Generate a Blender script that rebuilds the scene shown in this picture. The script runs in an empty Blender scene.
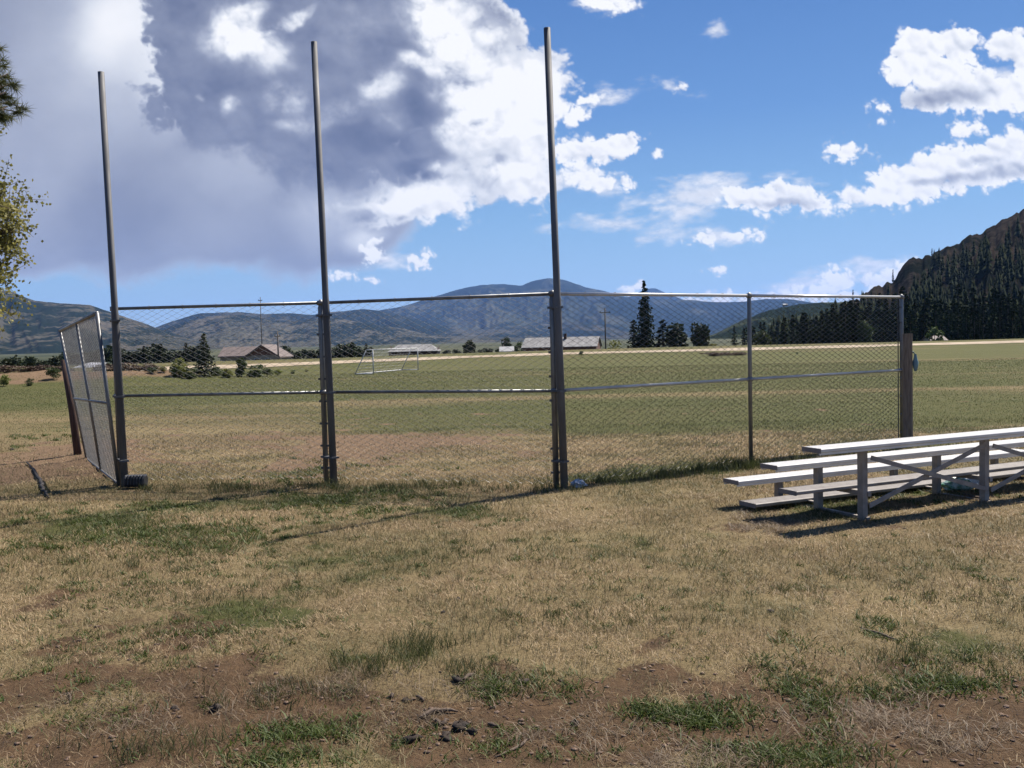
import bpy, math, random
import numpy as np
from mathutils import Vector, Matrix
from math import radians, sin, cos, tan, pi, atan2, asin

random.seed(7)
rng = np.random.default_rng(11)
scene = bpy.context.scene
COL = scene.collection
H = 1.85            # eye height of the camera
FPX = 929.0         # focal length in pixels of the 1024 px wide frame
R = radians

# ------------------------------------------------------------------ camera
cam_d = bpy.data.cameras.new("camera")
cam = bpy.data.objects.new("camera", cam_d)
COL.objects.link(cam)
cam_d.sensor_width = 36
cam_d.lens = 36 * FPX / 1024
cam_d.clip_start = 0.1
cam_d.clip_end = 60000
PITCH = math.degrees(math.atan(43 / FPX))
cam.matrix_world = Matrix.Translation((0, 0, H)) @ Matrix.Rotation(R(90 - PITCH), 4, 'X') @ Matrix.Rotation(R(-1.35), 4, 'Z')
scene.camera = cam
CM = cam.matrix_world.to_3x3()


def ray(px, py):
    return (CM @ Vector(((px - 512) / FPX, -(py - 384) / FPX, -1))).normalized()


def ground(px, py, z=0.0):
    d = ray(px, py)
    t = (z - H) / d.z
    return Vector((d.x * t, d.y * t, z))


def at(px, py, Y):
    d = ray(px, py)
    t = Y / d.y
    return Vector((d.x * t, Y, H + d.z * t))


def xcol(px, Y):
    "world X of the picture column px at eye level, Y metres out"
    hy = 341 - (px - 512) * 0.0236
    return at(px, hy, Y).x


# ------------------------------------------------------------------ numpy noise
_tab = np.random.default_rng(5).random((256, 256))


def vnoise(x, y, s=0):
    x = np.asarray(x, float) + s * 17.3
    y = np.asarray(y, float) + s * 9.7
    xi = np.floor(x).astype(int)
    yi = np.floor(y).astype(int)
    fx = x - xi
    fy = y - yi
    fx = fx * fx * (3 - 2 * fx)
    fy = fy * fy * (3 - 2 * fy)
    a = _tab[xi & 255, yi & 255]
    b = _tab[(xi + 1) & 255, yi & 255]
    c = _tab[xi & 255, (yi + 1) & 255]
    d = _tab[(xi + 1) & 255, (yi + 1) & 255]
    return (a * (1 - fx) + b * fx) * (1 - fy) + (c * (1 - fx) + d * fx) * fy


def fbm(x, y, o=4, s=0, g=0.5):
    t = 0
    a = 1.0
    n = 0
    for i in range(o):
        t = t + a * vnoise(np.asarray(x) * 2 ** i, np.asarray(y) * 2 ** i, s + i)
        n += a
        a *= g
    return t / n


def sstep(a, b, x):
    t = np.clip((np.asarray(x, float) - a) / (b - a), 0, 1)
    return t * t * (3 - 2 * t)


# ------------------------------------------------------------------ node helpers
class NB:
    def __init__(s, nt):
        s.nt = nt
        s.N = nt.nodes
        s.L = nt.links

    def put(s, sock, v):
        if v is None:
            return
        if isinstance(v, bpy.types.NodeSocket):
            s.L.new(v, sock)
        else:
            sock.default_value = v

    def math(s, op, a, b=None, c=None, clamp=False):
        n = s.N.new('ShaderNodeMath')
        n.operation = op
        n.use_clamp = clamp
        s.put(n.inputs[0], a)
        s.put(n.inputs[1], b)
        s.put(n.inputs[2], c)
        return n.outputs[0]

    def vmath(s, op, a, b=None, sc=None):
        n = s.N.new('ShaderNodeVectorMath')
        n.operation = op
        s.put(n.inputs[0], a)
        s.put(n.inputs[1], b)
        if sc is not None:
            s.put(n.inputs['Scale'], sc)
        return n.outputs['Value'] if op in ('LENGTH', 'DOT_PRODUCT', 'DISTANCE') else n.outputs[0]

    def mapr(s, v, a, b, c=0.0, d=1.0, smooth=True):
        n = s.N.new('ShaderNodeMapRange')
        n.interpolation_type = 'SMOOTHSTEP' if smooth else 'LINEAR'
        s.put(n.inputs[0], v)
        for i, q in enumerate((a, b, c, d)):
            s.put(n.inputs[1 + i], q)
        return n.outputs[0]

    def mixc(s, f, a, b, mode='MIX'):
        n = s.N.new('ShaderNodeMix')
        n.data_type = 'RGBA'
        n.blend_type = mode
        s.put(n.inputs[0], f)
        s.put(n.inputs[6], a if not isinstance(a, tuple) else (*a[:3], 1))
        s.put(n.inputs[7], b if not isinstance(b, tuple) else (*b[:3], 1))
        return n.outputs[2]

    def noise(s, vec, scale, detail=4, rough=0.55, dist=0.0, out=0):
        n = s.N.new('ShaderNodeTexNoise')
        s.put(n.inputs['Vector'], vec)
        n.inputs['Scale'].default_value = scale
        n.inputs['Detail'].default_value = detail
        n.inputs['Roughness'].default_value = rough
        n.inputs['Distortion'].default_value = dist
        return n.outputs[out]

    def ramp(s, v, stops):
        n = s.N.new('ShaderNodeValToRGB')
        el = n.color_ramp.elements
        while len(el) < len(stops):
            el.new(0.5)
        for e, (p, c) in zip(el, stops):
            e.position = p
            e.color = (*c, 1)
        s.put(n.inputs[0], v)
        return n.outputs[0]

    def attr(s, name):
        n = s.N.new('ShaderNodeAttribute')
        n.attribute_name = name
        return n

    def coord(s, which='Object'):
        return s.N.new('ShaderNodeTexCoord').outputs[which]

    def mapping(s, vec, loc=(0, 0, 0), rot=(0, 0, 0), sc=(1, 1, 1), typ='POINT'):
        n = s.N.new('ShaderNodeMapping')
        n.vector_type = typ
        s.put(n.inputs[0], vec)
        n.inputs['Location'].default_value = loc if typ != 'NORMAL' else (0, 0, 0)
        n.inputs['Rotation'].default_value = rot
        n.inputs['Scale'].default_value = sc
        return n.outputs[0]

    def bump(s, h, strength=0.5, dist=0.01):
        n = s.N.new('ShaderNodeBump')
        n.inputs['Strength'].default_value = strength
        n.inputs['Distance'].default_value = dist
        s.put(n.inputs['Height'], h)
        return n.outputs[0]


def new_mat(name):
    m = bpy.data.materials.new(name)
    m.use_nodes = True
    nb = NB(m.node_tree)
    bsdf = m.node_tree.nodes['Principled BSDF']
    return m, nb, bsdf


def mat(name, c1, c2=None, rough=0.7, metal=0.0, scale=8.0, bump=0.0, bscale=None, detail=5, spec=0.5, stretch=(1, 1, 1), bdist=0.01, coord='Object'):
    m, nb, b = new_mat(name)
    co = nb.mapping(nb.coord(coord), sc=stretch)
    n = nb.noise(co, scale, detail, 0.6)
    f = nb.mapr(n, 0.3, 0.7)
    nb.put(b.inputs['Base Color'], nb.mixc(f, c1, c2 or tuple(x * 0.75 for x in c1)))
    nb.put(b.inputs['Roughness'], nb.mapr(n, 0.3, 0.7, max(rough - .08, 0.05), min(rough + .08, 1), False))
    b.inputs['Metallic'].default_value = metal
    b.inputs['Specular IOR Level'].default_value = spec
    if bump:
        nb.put(b.inputs['Normal'], nb.bump(nb.noise(co, bscale or scale * 3, 6, 0.65), bump, bdist))
    return m


# ------------------------------------------------------------------ materials
M = {}
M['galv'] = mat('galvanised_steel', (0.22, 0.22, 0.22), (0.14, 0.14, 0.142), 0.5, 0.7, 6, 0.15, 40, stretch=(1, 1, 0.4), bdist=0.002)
M['galv_dark'] = mat('weathered_steel_tube', (0.12, 0.12, 0.123), (0.075, 0.075, 0.078), 0.7, 0.2, 5, 0.2, 40, stretch=(1, 1, 0.25), bdist=0.002)
M['wire'] = mat('fence_wire', (0.24, 0.235, 0.225), (0.16, 0.155, 0.15), 0.5, 0.3, 10)
M['rail_sunlit'] = mat('sunlit_rail_tube', (0.50, 0.49, 0.48), (0.38, 0.37, 0.36), 0.38, 0.5, 6, 0.1, 40, bdist=0.001)  # lit copy of the fence steel: sunlight put into a lighter base colour
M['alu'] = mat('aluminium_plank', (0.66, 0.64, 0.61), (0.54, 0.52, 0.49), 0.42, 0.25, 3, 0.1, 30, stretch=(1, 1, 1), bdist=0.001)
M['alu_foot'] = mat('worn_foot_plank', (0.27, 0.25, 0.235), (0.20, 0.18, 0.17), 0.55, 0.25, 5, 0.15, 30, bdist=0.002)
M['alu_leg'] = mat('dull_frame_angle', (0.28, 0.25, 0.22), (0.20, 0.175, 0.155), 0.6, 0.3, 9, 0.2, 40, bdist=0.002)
M['end_cap'] = mat('end_cap', (0.17, 0.15, 0.14), None, 0.6)
M['wood_post'] = mat('weathered_post_wood', (0.22, 0.17, 0.125), (0.10, 0.075, 0.056), 0.9, 0, 14, 0.8, 22, stretch=(3, 3, 0.25), bdist=0.01)
M['wood_dark'] = mat('dark_brown_post_wood', (0.08, 0.04, 0.026), (0.036, 0.019, 0.015), 0.9, 0, 14, 0.8, 22, stretch=(3, 3, 0.25), bdist=0.01)
M['black_plastic'] = mat('black_plastic', (0.014, 0.014, 0.017), (0.03, 0.03, 0.034), 0.5)
M['white_plastic'] = mat('white_plastic_film', (0.42, 0.45, 0.48), (0.25, 0.28, 0.33), 0.35)
M['blue_plastic'] = mat('pale_blue_plastic', (0.11, 0.20, 0.24), (0.07, 0.14, 0.18), 0.5)
M['green_foil'] = mat('green_wrapper', (0.025, 0.17, 0.09), (0.45, 0.52, 0.49), 0.25, 0.2, 22)
M['white_paint'] = mat('white_painted_tube', (0.5, 0.5, 0.49), None, 0.5)
M['net'] = mat('goal_net_cord', (0.4, 0.4, 0.4), None, 0.8)
M['bark'] = mat('bark', (0.13, 0.095, 0.07), (0.06, 0.045, 0.035), 0.95, 0, 12, 0.8, 20, stretch=(2, 2, 0.4), bdist=0.02)
M['stick'] = mat('dead_stick_wood', (0.13, 0.09, 0.062), (0.05, 0.034, 0.025), 0.9, 0, 30, 0.5, 60, bdist=0.003)
M['strip_dark'] = mat('black_strip', (0.035, 0.027, 0.022), (0.018, 0.014, 0.012), 0.9, 0, 30, 0.5, 60, bdist=0.003)
M['clod'] = mat('soil_clod', (0.04, 0.026, 0.018), (0.014, 0.010, 0.008), 0.95, 0, 25, 0.8, 60, bdist=0.006)
M['pole_wood'] = mat('utility_pole_wood', (0.12, 0.10, 0.085), None, 0.9)
M['tin_roof'] = mat('grey_sheet_roof', (0.20, 0.195, 0.19), (0.12, 0.115, 0.115), 0.7, 0.0, 1.1, 0, stretch=(1.6, .3, 1))
M['pale_roof'] = mat('pale_sheet_roof', (0.30, 0.30, 0.30), (0.2, 0.2, 0.2), 0.7)
M['brown_roof'] = mat('faded_brown_roof', (0.14, 0.105, 0.095), (0.095, 0.072, 0.065), 0.8, 0, 1.5)
M['brown_wall'] = mat('dark_brown_boards', (0.07, 0.038, 0.028), (0.04, 0.024, 0.02), 0.85, 0, 2)
M['rust_wall'] = mat('reddish_brown_boards', (0.16, 0.078, 0.05), (0.10, 0.05, 0.035), 0.85, 0, 2)
M['tan_wall'] = mat('tan_wall', (0.30, 0.255, 0.19), (0.22, 0.185, 0.14), 0.85, 0, 2)
M['glass_dark'] = mat('dark_window', (0.02, 0.025, 0.03), None, 0.15)
M['tarp'] = mat('white_tarp', (0.55, 0.55, 0.57), (0.45, 0.45, 0.48), 0.5)


def leaf_mat(name, c1, c2, scale=0.8, transl=0.25, rough=0.6):
    m, nb, b = new_mat(name)
    co = nb.coord('Object')
    n = nb.noise(co, scale, 3, 0.6)
    g = nb.N.new('ShaderNodeNewGeometry')
    rnd = nb.N.new('ShaderNodeObjectInfo').outputs['Random']
    f = nb.math('ADD', nb.mapr(n, 0.35, 0.65), nb.math('MULTIPLY', nb.math('SUBTRACT', g.outputs['Random Per Island'], 0.5), 0.5), clamp=True)
    c = nb.mixc(f, c1, c2)
    hs = nb.N.new('ShaderNodeHueSaturation')
    nb.put(hs.inputs['Value'], nb.mapr(rnd, 0, 1, 0.8, 1.25, False))
    nb.put(hs.inputs['Hue'], nb.mapr(rnd, 0, 1, 0.485, 0.515, False))
    nb.put(hs.inputs['Color'], c)
    c = hs.outputs[0]
    nb.put(b.inputs['Base Color'], c)
    b.inputs['Roughness'].default_value = rough
    b.inputs['Specular IOR Level'].default_value = 0.05 if rough > .9 else 0.25
    t = nb.N.new('ShaderNodeBsdfTranslucent')
    nb.put(t.inputs[0], c)
    mx = nb.N.new('ShaderNodeMixShader')
    mx.inputs[0].default_value = transl
    nb.L.new(b.outputs[0], mx.inputs[1])
    nb.L.new(t.outputs[0], mx.inputs[2])
    nb.L.new(mx.outputs[0], nb.N['Material Output'].inputs[0])
    return m


M['needles'] = leaf_mat('dark_conifer_needles', (0.010, 0.016, 0.008), (0.025, 0.034, 0.013), 0.5, 0.03, 1.0)
M['needles_mass'] = leaf_mat('far_conifer_mass', (0.011, 0.017, 0.009), (0.024, 0.031, 0.014), 0.1, 0.0, 1.0)
M['needles_pine'] = leaf_mat('pine_needles', (0.045, 0.055, 0.018), (0.11, 0.115, 0.04), 3, 0.2)
M['leaves_dark'] = leaf_mat('dark_green_leaves', (0.02, 0.03, 0.013), (0.04, 0.052, 0.02), 0.6, 0.12)
M['leaves_mid'] = leaf_mat('mid_green_leaves', (0.042, 0.062, 0.02), (0.078, 0.10, 0.032), 0.8, 0.25)
M['leaves_bright'] = leaf_mat('yellow_green_leaves', (0.115, 0.125, 0.03), (0.19, 0.195, 0.055), 1.2, 0.4)
M['leaves_edge'] = leaf_mat('spring_leaves', (0.20, 0.205, 0.055), (0.34, 0.33, 0.11), 1.2, 0.45)
M['leaves_brown'] = leaf_mat('dead_brush_twigs', (0.08, 0.052, 0.036), (0.13, 0.088, 0.058), 1.2, 0.1)

# ------------------------------------------------------------------ mesh helpers


class MB:
    "collects shapes into one mesh"

    def __init__(s):
        s.v = []
        s.f = []

    def add(s, verts, faces):
        o = len(s.v)
        s.v.extend([tuple(v) for v in verts])
        s.f.extend([tuple(i + o for i in f) for f in faces])

    def tube(s, pts, r, n=8, caps=True):
        pts = [Vector(p) for p in pts]
        rs = r if isinstance(r, (list, tuple)) else [r] * len(pts)
        rings = []
        up = Vector((0, 0, 1))
        d0 = (pts[1] - pts[0]).normalized()
        a = d0.cross(up)
        if a.length < 1e-3:
            a = d0.cross(Vector((1, 0, 0)))
        a.normalize()
        for i, p in enumerate(pts):
            if i == 0:
                d = pts[1] - pts[0]
            elif i == len(pts) - 1:
                d = pts[-1] - pts[-2]
            else:
                d = pts[i + 1] - pts[i - 1]
            d.normalize()
            a = (a - d * a.dot(d)).normalized()
            b = d.cross(a)
            rings.append([p + (a * cos(2 * pi * k / n) + b * sin(2 * pi * k / n)) * rs[i] for k in range(n)])
        vs = [q for rg in rings for q in rg]
        fs = []
        for i in range(len(rings) - 1):
            for k in range(n):
                fs.append((i * n + k, i * n + (k + 1) % n, (i + 1) * n + (k + 1) % n, (i + 1) * n + k))
        if caps:
            fs.append(tuple(reversed(range(n))))
            fs.append(tuple((len(rings) - 1) * n + k for k in range(n)))
        s.add(vs, fs)

    def box(s, c, sx, sy, sz, ax=None, bev=0.0):
        "box of full sizes about c; ax = (ux,uy,uz) local axes; bev cuts the long edges"
        c = Vector(c)
        if ax is None:
            ax = (Vector((1, 0, 0)), Vector((0, 1, 0)), Vector((0, 0, 1)))
        hx, hy, hz = sx / 2, sy / 2, sz / 2
        if bev:
            prof = [(hy - bev, -hz), (hy, -hz + bev), (hy, hz - bev), (hy - bev, hz), (-hy + bev, hz), (-hy, hz - bev), (-hy, -hz + bev), (-hy + bev, -hz)]
            vs = [c + ax[0] * x + ax[1] * p[0] + ax[2] * p[1] for x in (-hx, hx) for p in prof]
            n = 8
            fs = [(k, (k + 1) % n, n + (k + 1) % n, n + k) for k in range(n)]
            fs += [tuple(reversed(range(n))), tuple(range(n, 2 * n))]
            s.add(vs, fs)
            return
        vs = [c + ax[0] * x + ax[1] * y + ax[2] * z for x in (-hx, hx) for y in (-hy, hy) for z in (-hz, hz)]
        s.add(vs, [(0, 1, 3, 2), (4, 6, 7, 5), (0, 4, 5, 1), (2, 3, 7, 6), (0, 2, 6, 4), (1, 5, 7, 3)])

    def bar(s, a, b, w, h, up=(0, 0, 1), bev=0.0):
        a = Vector(a)
        b = Vector(b)
        x = (b - a).normalized()
        y = Vector(up).cross(x).normalized()
        z = x.cross(y)
        s.box((a + b) / 2, (b - a).length, w, h, (x, y, z), bev)

    def build(s, name, material, parent=None, smooth=False, origin=None):
        me = bpy.data.meshes.new(name)
        vs = s.v
        if origin is not None:
            o = Vector(origin)
            vs = [(v[0] - o.x, v[1] - o.y, v[2] - o.z) for v in vs]
        me.from_pydata(vs, [], s.f)
        me.update()
        return link(name, me, material, parent, smooth, origin)


def link(name, me, material, parent=None, smooth=False, origin=None):
    if smooth:
        me.polygons.foreach_set('use_smooth', [True] * len(me.polygons))
    o = bpy.data.objects.new(name, me)
    COL.objects.link(o)
    if origin is not None:
        o.location = origin
    if material is not None:
        me.materials.append(material)
    if parent is not None:
        if origin is not None:          # given in world space
            o.location = Vector(origin) - parent.location
        o.parent = parent
    return o


def tag(o, label=None, cat=None, group=None, kind=None):
    if label:
        o['label'] = label
    if cat:
        o['category'] = cat
    if group:
        o['group'] = group
    if kind:
        o['kind'] = kind
    return o


def empty(name, loc, label, cat, group=None, rz=0.0):
    o = bpy.data.objects.new(name, None)
    COL.objects.link(o)
    o.location = loc
    o.rotation_euler = (0, 0, rz)
    o.empty_display_size = 0.2
    return tag(o, label, cat, group)


def fast_mesh(name, V, F3=None, F4=None):
    "numpy mesh from vertex array and triangle / quad index arrays"
    me = bpy.data.meshes.new(name)
    V = np.asarray(V, np.float32)
    me.vertices.add(len(V))
    me.vertices.foreach_set('co', V.ravel())
    parts = []
    sizes = []
    if F4 is not None and len(F4):
        parts.append(np.asarray(F4, np.int32).ravel())
        sizes.append(np.full(len(F4), 4, np.int32))
    if F3 is not None and len(F3):
        parts.append(np.asarray(F3, np.int32).ravel())
        sizes.append(np.full(len(F3), 3, np.int32))
    loops = np.concatenate(parts)
    sz = np.concatenate(sizes)
    st = np.concatenate([[0], np.cumsum(sz)[:-1]]).astype(np.int32)
    me.loops.add(len(loops))
    me.loops.foreach_set('vertex_index', loops)
    me.polygons.add(len(sz))
    me.polygons.foreach_set('loop_start', st)
    me.polygons.foreach_set('loop_total', sz)
    me.update(calc_edges=True)
    return me


def grid_faces(nx, ny):
    i, j = np.meshgrid(np.arange(nx - 1), np.arange(ny - 1), indexing='ij')
    a = (i * ny + j).ravel()
    return np.stack([a, a + ny, a + ny + 1, a + 1], 1)


def set_attr(me, name, arr, typ='FLOAT'):
    at_ = me.attributes.new(name, typ, 'POINT')
    if typ == 'FLOAT':
        at_.data.foreach_set('value', np.asarray(arr, np.float32).ravel())
    else:
        at_.data.foreach_set('color', np.asarray(arr, np.float32).ravel())


# ------------------------------------------------------------------ masks on the ground (world space)
def zone(lst):
    out = []
    for (px, py, rx, ry, w) in lst:
        c = ground(px, py)
        a = ground(px, max(py - ry, 347 - (px - 512) * 0.0236))
        b = ground(px, py + ry)
        out.append((c.x, (a.y + b.y) / 2, max(rx * c.y / FPX, .05), max((a.y - b.y) / 2, .05), w))
    return out


def zval(z, X, Y):
    t = np.zeros_like(X, float)
    for (cx, cy, rx, ry, w) in z:
        d = ((X - cx) / rx) ** 2 + ((Y - cy) / ry) ** 2
        t = t + w * np.exp(-d * 0.9)
    return t


BARE = zone([
    (430, 735, 130, 45, 0.95), (330, 700, 90, 30, .5), (560, 740, 110, 34, 0.8), (660, 690, 80, 18, .5), (760, 730, 120, 30, .7), (930, 745, 120, 40, 0.8), (880, 700, 60, 18, .35),
    (1010, 690, 60, 30, .5), (240, 725, 90, 35, 0.6), (120, 745, 120, 35, 0.55), (60, 640, 90, 35, 0.35), (20, 610, 60, 30, .4), (15, 700, 60, 30, .5),
    (150, 665, 90, 25, .35), (270, 660, 70, 15, .35),
    (20, 466, 70, 16, 1.9), (-60, 480, 90, 30, 1.2), (60, 440, 60, 8, .3),
    (385, 446, 95, 13, 1.45), (260, 445, 90, 20, 0.65), (180, 430, 60, 12, .3), (480, 438, 40, 8, .25),
    (280, 468, 90, 10, .35), (330, 494, 120, 8, .2),
    (760, 525, 35, 10, .5), (870, 640, 50, 10, .3), (690, 640, 60, 8, .1), (875, 345, 30, 3, .45)])
GREEN = zone([
    (90, 520, 70, 9, .6), (150, 535, 70, 9, .8), (240, 530, 50, 9, .5), (240, 545, 50, 7, .4), (50, 540, 60, 8, .5), (170, 505, 60, 8, .45), (320, 500, 60, 8, .6), (320, 468, 60, 9, .6),
    (390, 515, 60, 9, .4), (460, 512, 40, 6, .8), (500, 525, 60, 8, .3), (600, 545, 50, 8, .2), (320, 545, 60, 14, .2), (400, 555, 90, 20, .3), (590, 590, 80, 20, .25), (440, 600, 60, 14, .25),
    (350, 660, 20, 12, .4), (400, 660, 40, 14, .45), (520, 690, 36, 10, .5), (120, 600, 60, 12, .35), (240, 620, 60, 16, .4), (60, 680, 80, 20, .35), (280, 735, 60, 16, .6), (560, 620, 90, 18, .35),
    (700, 715, 50, 10, .8), (800, 700, 22, 22, .7), (820, 750, 50, 12, .6), (930, 680, 40, 10, .7), (760, 610, 70, 14, .3), (960, 640, 60, 16, .4), (900, 600, 80, 20, .25), (1000, 650, 50, 16, .3),
    (650, 470, 80, 8, .7), (600, 478, 40, 5, .8), (800, 462, 60, 6, .5), (720, 472, 30, 8, .6),
    (900, 500, 120, 12, .55), (800, 515, 60, 8, .4),
    (650, 428, 120, 10, .55), (800, 425, 120, 10, .6), (960, 430, 120, 16, .6), (580, 418, 80, 7, .5), (480, 408, 120, 6, .4), (300, 405, 160, 8, .4), (100, 400, 100, 10, .4),
    (1000, 400, 100, 8, .4), (40, 435, 50, 8, .5), (700, 445, 60, 5, .2), (900, 445, 100, 8, .4)])


def masks(X, Y):
    "bare soil and greenness 0..1 at world points"
    far = sstep(13, 21, Y)
    b = zval(BARE, X, Y) + 0.0
    n1 = fbm(X / 0.9, Y / 0.9, 5, 3)
    n2 = fbm(X / 0.28, Y / 0.28, 3, 8)
    b = b + .42 * sstep(6.0, 4.3, Y) + .18 * sstep(-.2, -3, X) * sstep(9.5, 6, Y)
    bare = sstep(.38, 1.15, b + (n1 - .5) * 1.9 + (n2 - .5) * 1.1)
    near_cam = sstep(5.0, 3.6, Y) * 0.3
    g = zval(GREEN, X, Y)
    n3 = fbm(X / 1.1 + 40, Y / 1.1, 5, 13)
    n4 = fbm(X / 0.22 + 40, Y / 0.22, 3, 19)
    # mown outfield: green with drier mowing bands
    d = Y
    fg = 0.74 * sstep(15, 20, d) * (1 - .45 * sstep(-1, -7, X) * sstep(30, 22, d)) - .14 * np.exp(-((d - 29) / 3) ** 2) + .08 * sstep(34, 48, d)
    n5 = fbm(X / 26 + 7, Y / 5.0, 4, 23)
    n6 = fbm(X / 7 + 7, Y / 1.6, 4, 29)
    fg = fg + far * ((n5 - .5) * .75 + (n6 - .5) * .45)
    green = np.clip(sstep(.34, .92, g * .9 + .19 + (n3 - .5) * 1.15 + (n4 - .5) * .65) * (1 - far) + far * sstep(0.05, 1.0, fg + g * .3), 0, 1)
    return bare, green


ROADX = [-60, -18.7, -10.2, 5.1, 19.5, 35.5, 60, 120]
ROADY = [55, 73, 85, 98, 98, 101, 109, 118]


def road_y(X):
    return np.interp(X, ROADX, ROADY)


def gz(X, Y):
    "height of the ground"
    X = np.asarray(X, float)
    Y = np.asarray(Y, float)
    near = sstep(45, 20, Y) * sstep(-6, 1, Y)
    z = near * ((fbm(X / 2.3, Y / 2.3, 4, 31) - .5) * .10 + (fbm(X / .35, Y / .35, 3, 37) - .5) * .022)
    b = np.clip(zval(BARE, X, Y), 0, 1)
    z = z + near * b * ((fbm(X / .13, Y / .13, 3, 41) - .5) * .03 - .015)
    # low bank behind the leaning panel
    z = z + .10 * np.exp(-(((X + 7.0) / .9) ** 2 + ((Y - 16.2) / .9) ** 2))
    d = Y - road_y(X)
    z = z + sstep(-12, 8, d) * .6 - sstep(14, 60, d) * 2.2 + sstep(30, 80, Y) * (fbm(X / 30, Y / 18, 3, 47) - .5) * .25
    # earth berm at the far left of the field
    z = z + .7 * np.exp(-((Y - 56 - X * .15) / 3.2) ** 2) * sstep(-14, -22, X) * (0.5 + fbm(X / 1.7, Y / 1.7, 3, 51))
    return z


def gzs(x, y):
    return float(gz(np.array([x]), np.array([y]))[0])


# ------------------------------------------------------------------ ground sheet
def axis(dense0, dense1, step, out, growth):
    a = list(np.arange(dense0, dense1, step))
    s = step
    hi = [a[-1]]
    while hi[-1] < out:
        s *= growth
        hi.append(hi[-1] + s)
    s = step
    lo = [a[0]]
    while lo[-1] > -out:
        s *= growth
        lo.append(lo[-1] - s)
    return np.array(lo[1:][::-1] + a + hi[1:])


gx = axis(-8.5, 8.5, 0.06, 16000, 1.06)
ya = axis(3.2, 15.5, 0.06, 18000, 1.018)
gy = ya[(ya > 3.0)]
gy = np.concatenate([[-200, -60, -20, -8, -3, 0, 1, 2, 2.6], gy])
X, Y = np.meshgrid(gx, gy, indexing='ij')
Xr, Yr = X.ravel(), Y.ravel()
Z = gz(Xr, Yr)
me = fast_mesh('ground', np.stack([Xr, Yr, Z], 1), F4=grid_faces(len(gx), len(gy)))
bare, green = masks(Xr, Yr)
rd = Yr - road_y(Xr)
berm = np.exp(-((Yr - 56 - Xr * .15) / 3.2) ** 2) * sstep(-14, -22, Xr)
verge = sstep(-9, -4, rd) * sstep(22, 14, rd)
set_attr(me, 'bare', np.clip(bare + berm * .8 * (.4 + fbm(Xr / 2, Yr / 2, 3, 5)) + .35 * sstep(-12, -7, rd) * sstep(-1, -4, rd) * (fbm(Xr / 12, Yr / 5, 3, 66) > .45), 0, 1))
set_attr(me, 'dry', sstep(8.5, 12, Yr))
set_attr(me, 'plain', sstep(135, 175, Yr))
set_attr(me, 'green', np.clip(green * sstep(1, -4, rd) + .6 * verge * (.6 + fbm(Xr / 6, Yr / 4, 3, 67)) + (Yr > 118) * .4, 0, 1))
m, nb, b = new_mat('ground_soil_and_turf')
co = nb.coord('Object')
a_b = nb.attr('bare').outputs['Fac']
a_g = nb.attr('green').outputs['Fac']
nf = nb.noise(co, 38, 5, 0.7)
nm = nb.noise(co, 5, 6, 0.65)
nl = nb.noise(nb.mapping(co, sc=(0.2, 0.9, 1)), 0.5, 5, 0.6)
straw = nb.mixc(nb.mapr(nf, .3, .7), (0.205, 0.152, 0.08), (0.095, 0.068, 0.036))
straw = nb.mixc(nb.mapr(nl, .35, .65, 0, .4), straw, (0.25, 0.20, 0.10))
grn = nb.mixc(nb.mapr(nf, .3, .7), (0.036, 0.050, 0.012), (0.066, 0.074, 0.022))
grn = nb.mixc(nb.mapr(nl, .35, .65, 0, .45), grn, (0.085, 0.078, 0.03))
soil = nb.mixc(nb.mapr(nm, .3, .7), (0.108, 0.066, 0.036), (0.054, 0.034, 0.02))
a_d = nb.attr('dry').outputs['Fac']
a_p = nb.attr('plain').outputs['Fac']
soil = nb.mixc(a_d, soil, nb.mixc(nb.mapr(nm, .3, .7), (0.185, 0.122, 0.074), (0.125, 0.082, 0.05)))
soil = nb.mixc(nb.mapr(nb.noise(co, 90, 3, .7), .45, .7, 0, .4), soil, (0.135, 0.094, 0.058))
tb = nb.mapr(nb.math('ADD', a_b, nb.math('MULTIPLY', nb.math('SUBTRACT', nf, .5), .7)), .25, .6)
tg = nb.mapr(nb.math('ADD', a_g, nb.math('MULTIPLY', nb.math('SUBTRACT', nb.noise(co, 9, 6, .7), .5), 1.1)), .2, .8)
c = nb.mixc(nb.math('MULTIPLY', tg, nb.mapr(a_p, 0, 1, .85, 1)), straw, grn)
c = nb.mixc(tb, c, soil)
c = nb.mixc(a_p, c, nb.mixc(nb.mapr(nb.noise(nb.mapping(co, sc=(1, .35, 1)), .006, 6, .6), .4, .6), (.07, .072, .042), (.03, .038, .022)))
nb.put(b.inputs['Base Color'], c)
b.inputs['Roughness'].default_value = 0.95
b.inputs['Specular IOR Level'].default_value = 0.1
nb.put(b.inputs['Normal'], nb.bump(nb.math('ADD', nf, nb.math('MULTIPLY', nb.noise(co, 140, 3, .6), .5)), 0.9, 0.025))
tag(link('ground', me, m, smooth=True), kind='structure')

# gravel road on its low bank
rx = np.linspace(-30, 150, 240)
off = np.array([-3.4, -2.5, -1.2, 0, 1.2, 2.5, 3.4])
RX, OFF = np.meshgrid(rx, off, indexing='ij')
wob = (fbm(RX / 9, RX * 0, 3, 61) - .5) * 1.6
RY = road_y(RX) + OFF * .62 + wob * np.sign(OFF)
RZ = gz(RX, RY) + .03 + .05 * (1 - (OFF / 3.4) ** 2)
me = fast_mesh('road', np.stack([RX.ravel(), RY.ravel(), RZ.ravel()], 1), F4=grid_faces(len(rx), len(off)))
tag(link('road', me, mat('pale_gravel', (0.34, 0.265, 0.18), (0.22, 0.17, 0.115), 0.95, 0, .9, 0.5, 9, bdist=0.03), smooth=True), kind='structure')

# ------------------------------------------------------------------ hills


def azel(px, py):
    d = ray(px, py)
    return atan2(d.x, d.y), asin(d.z)


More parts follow.
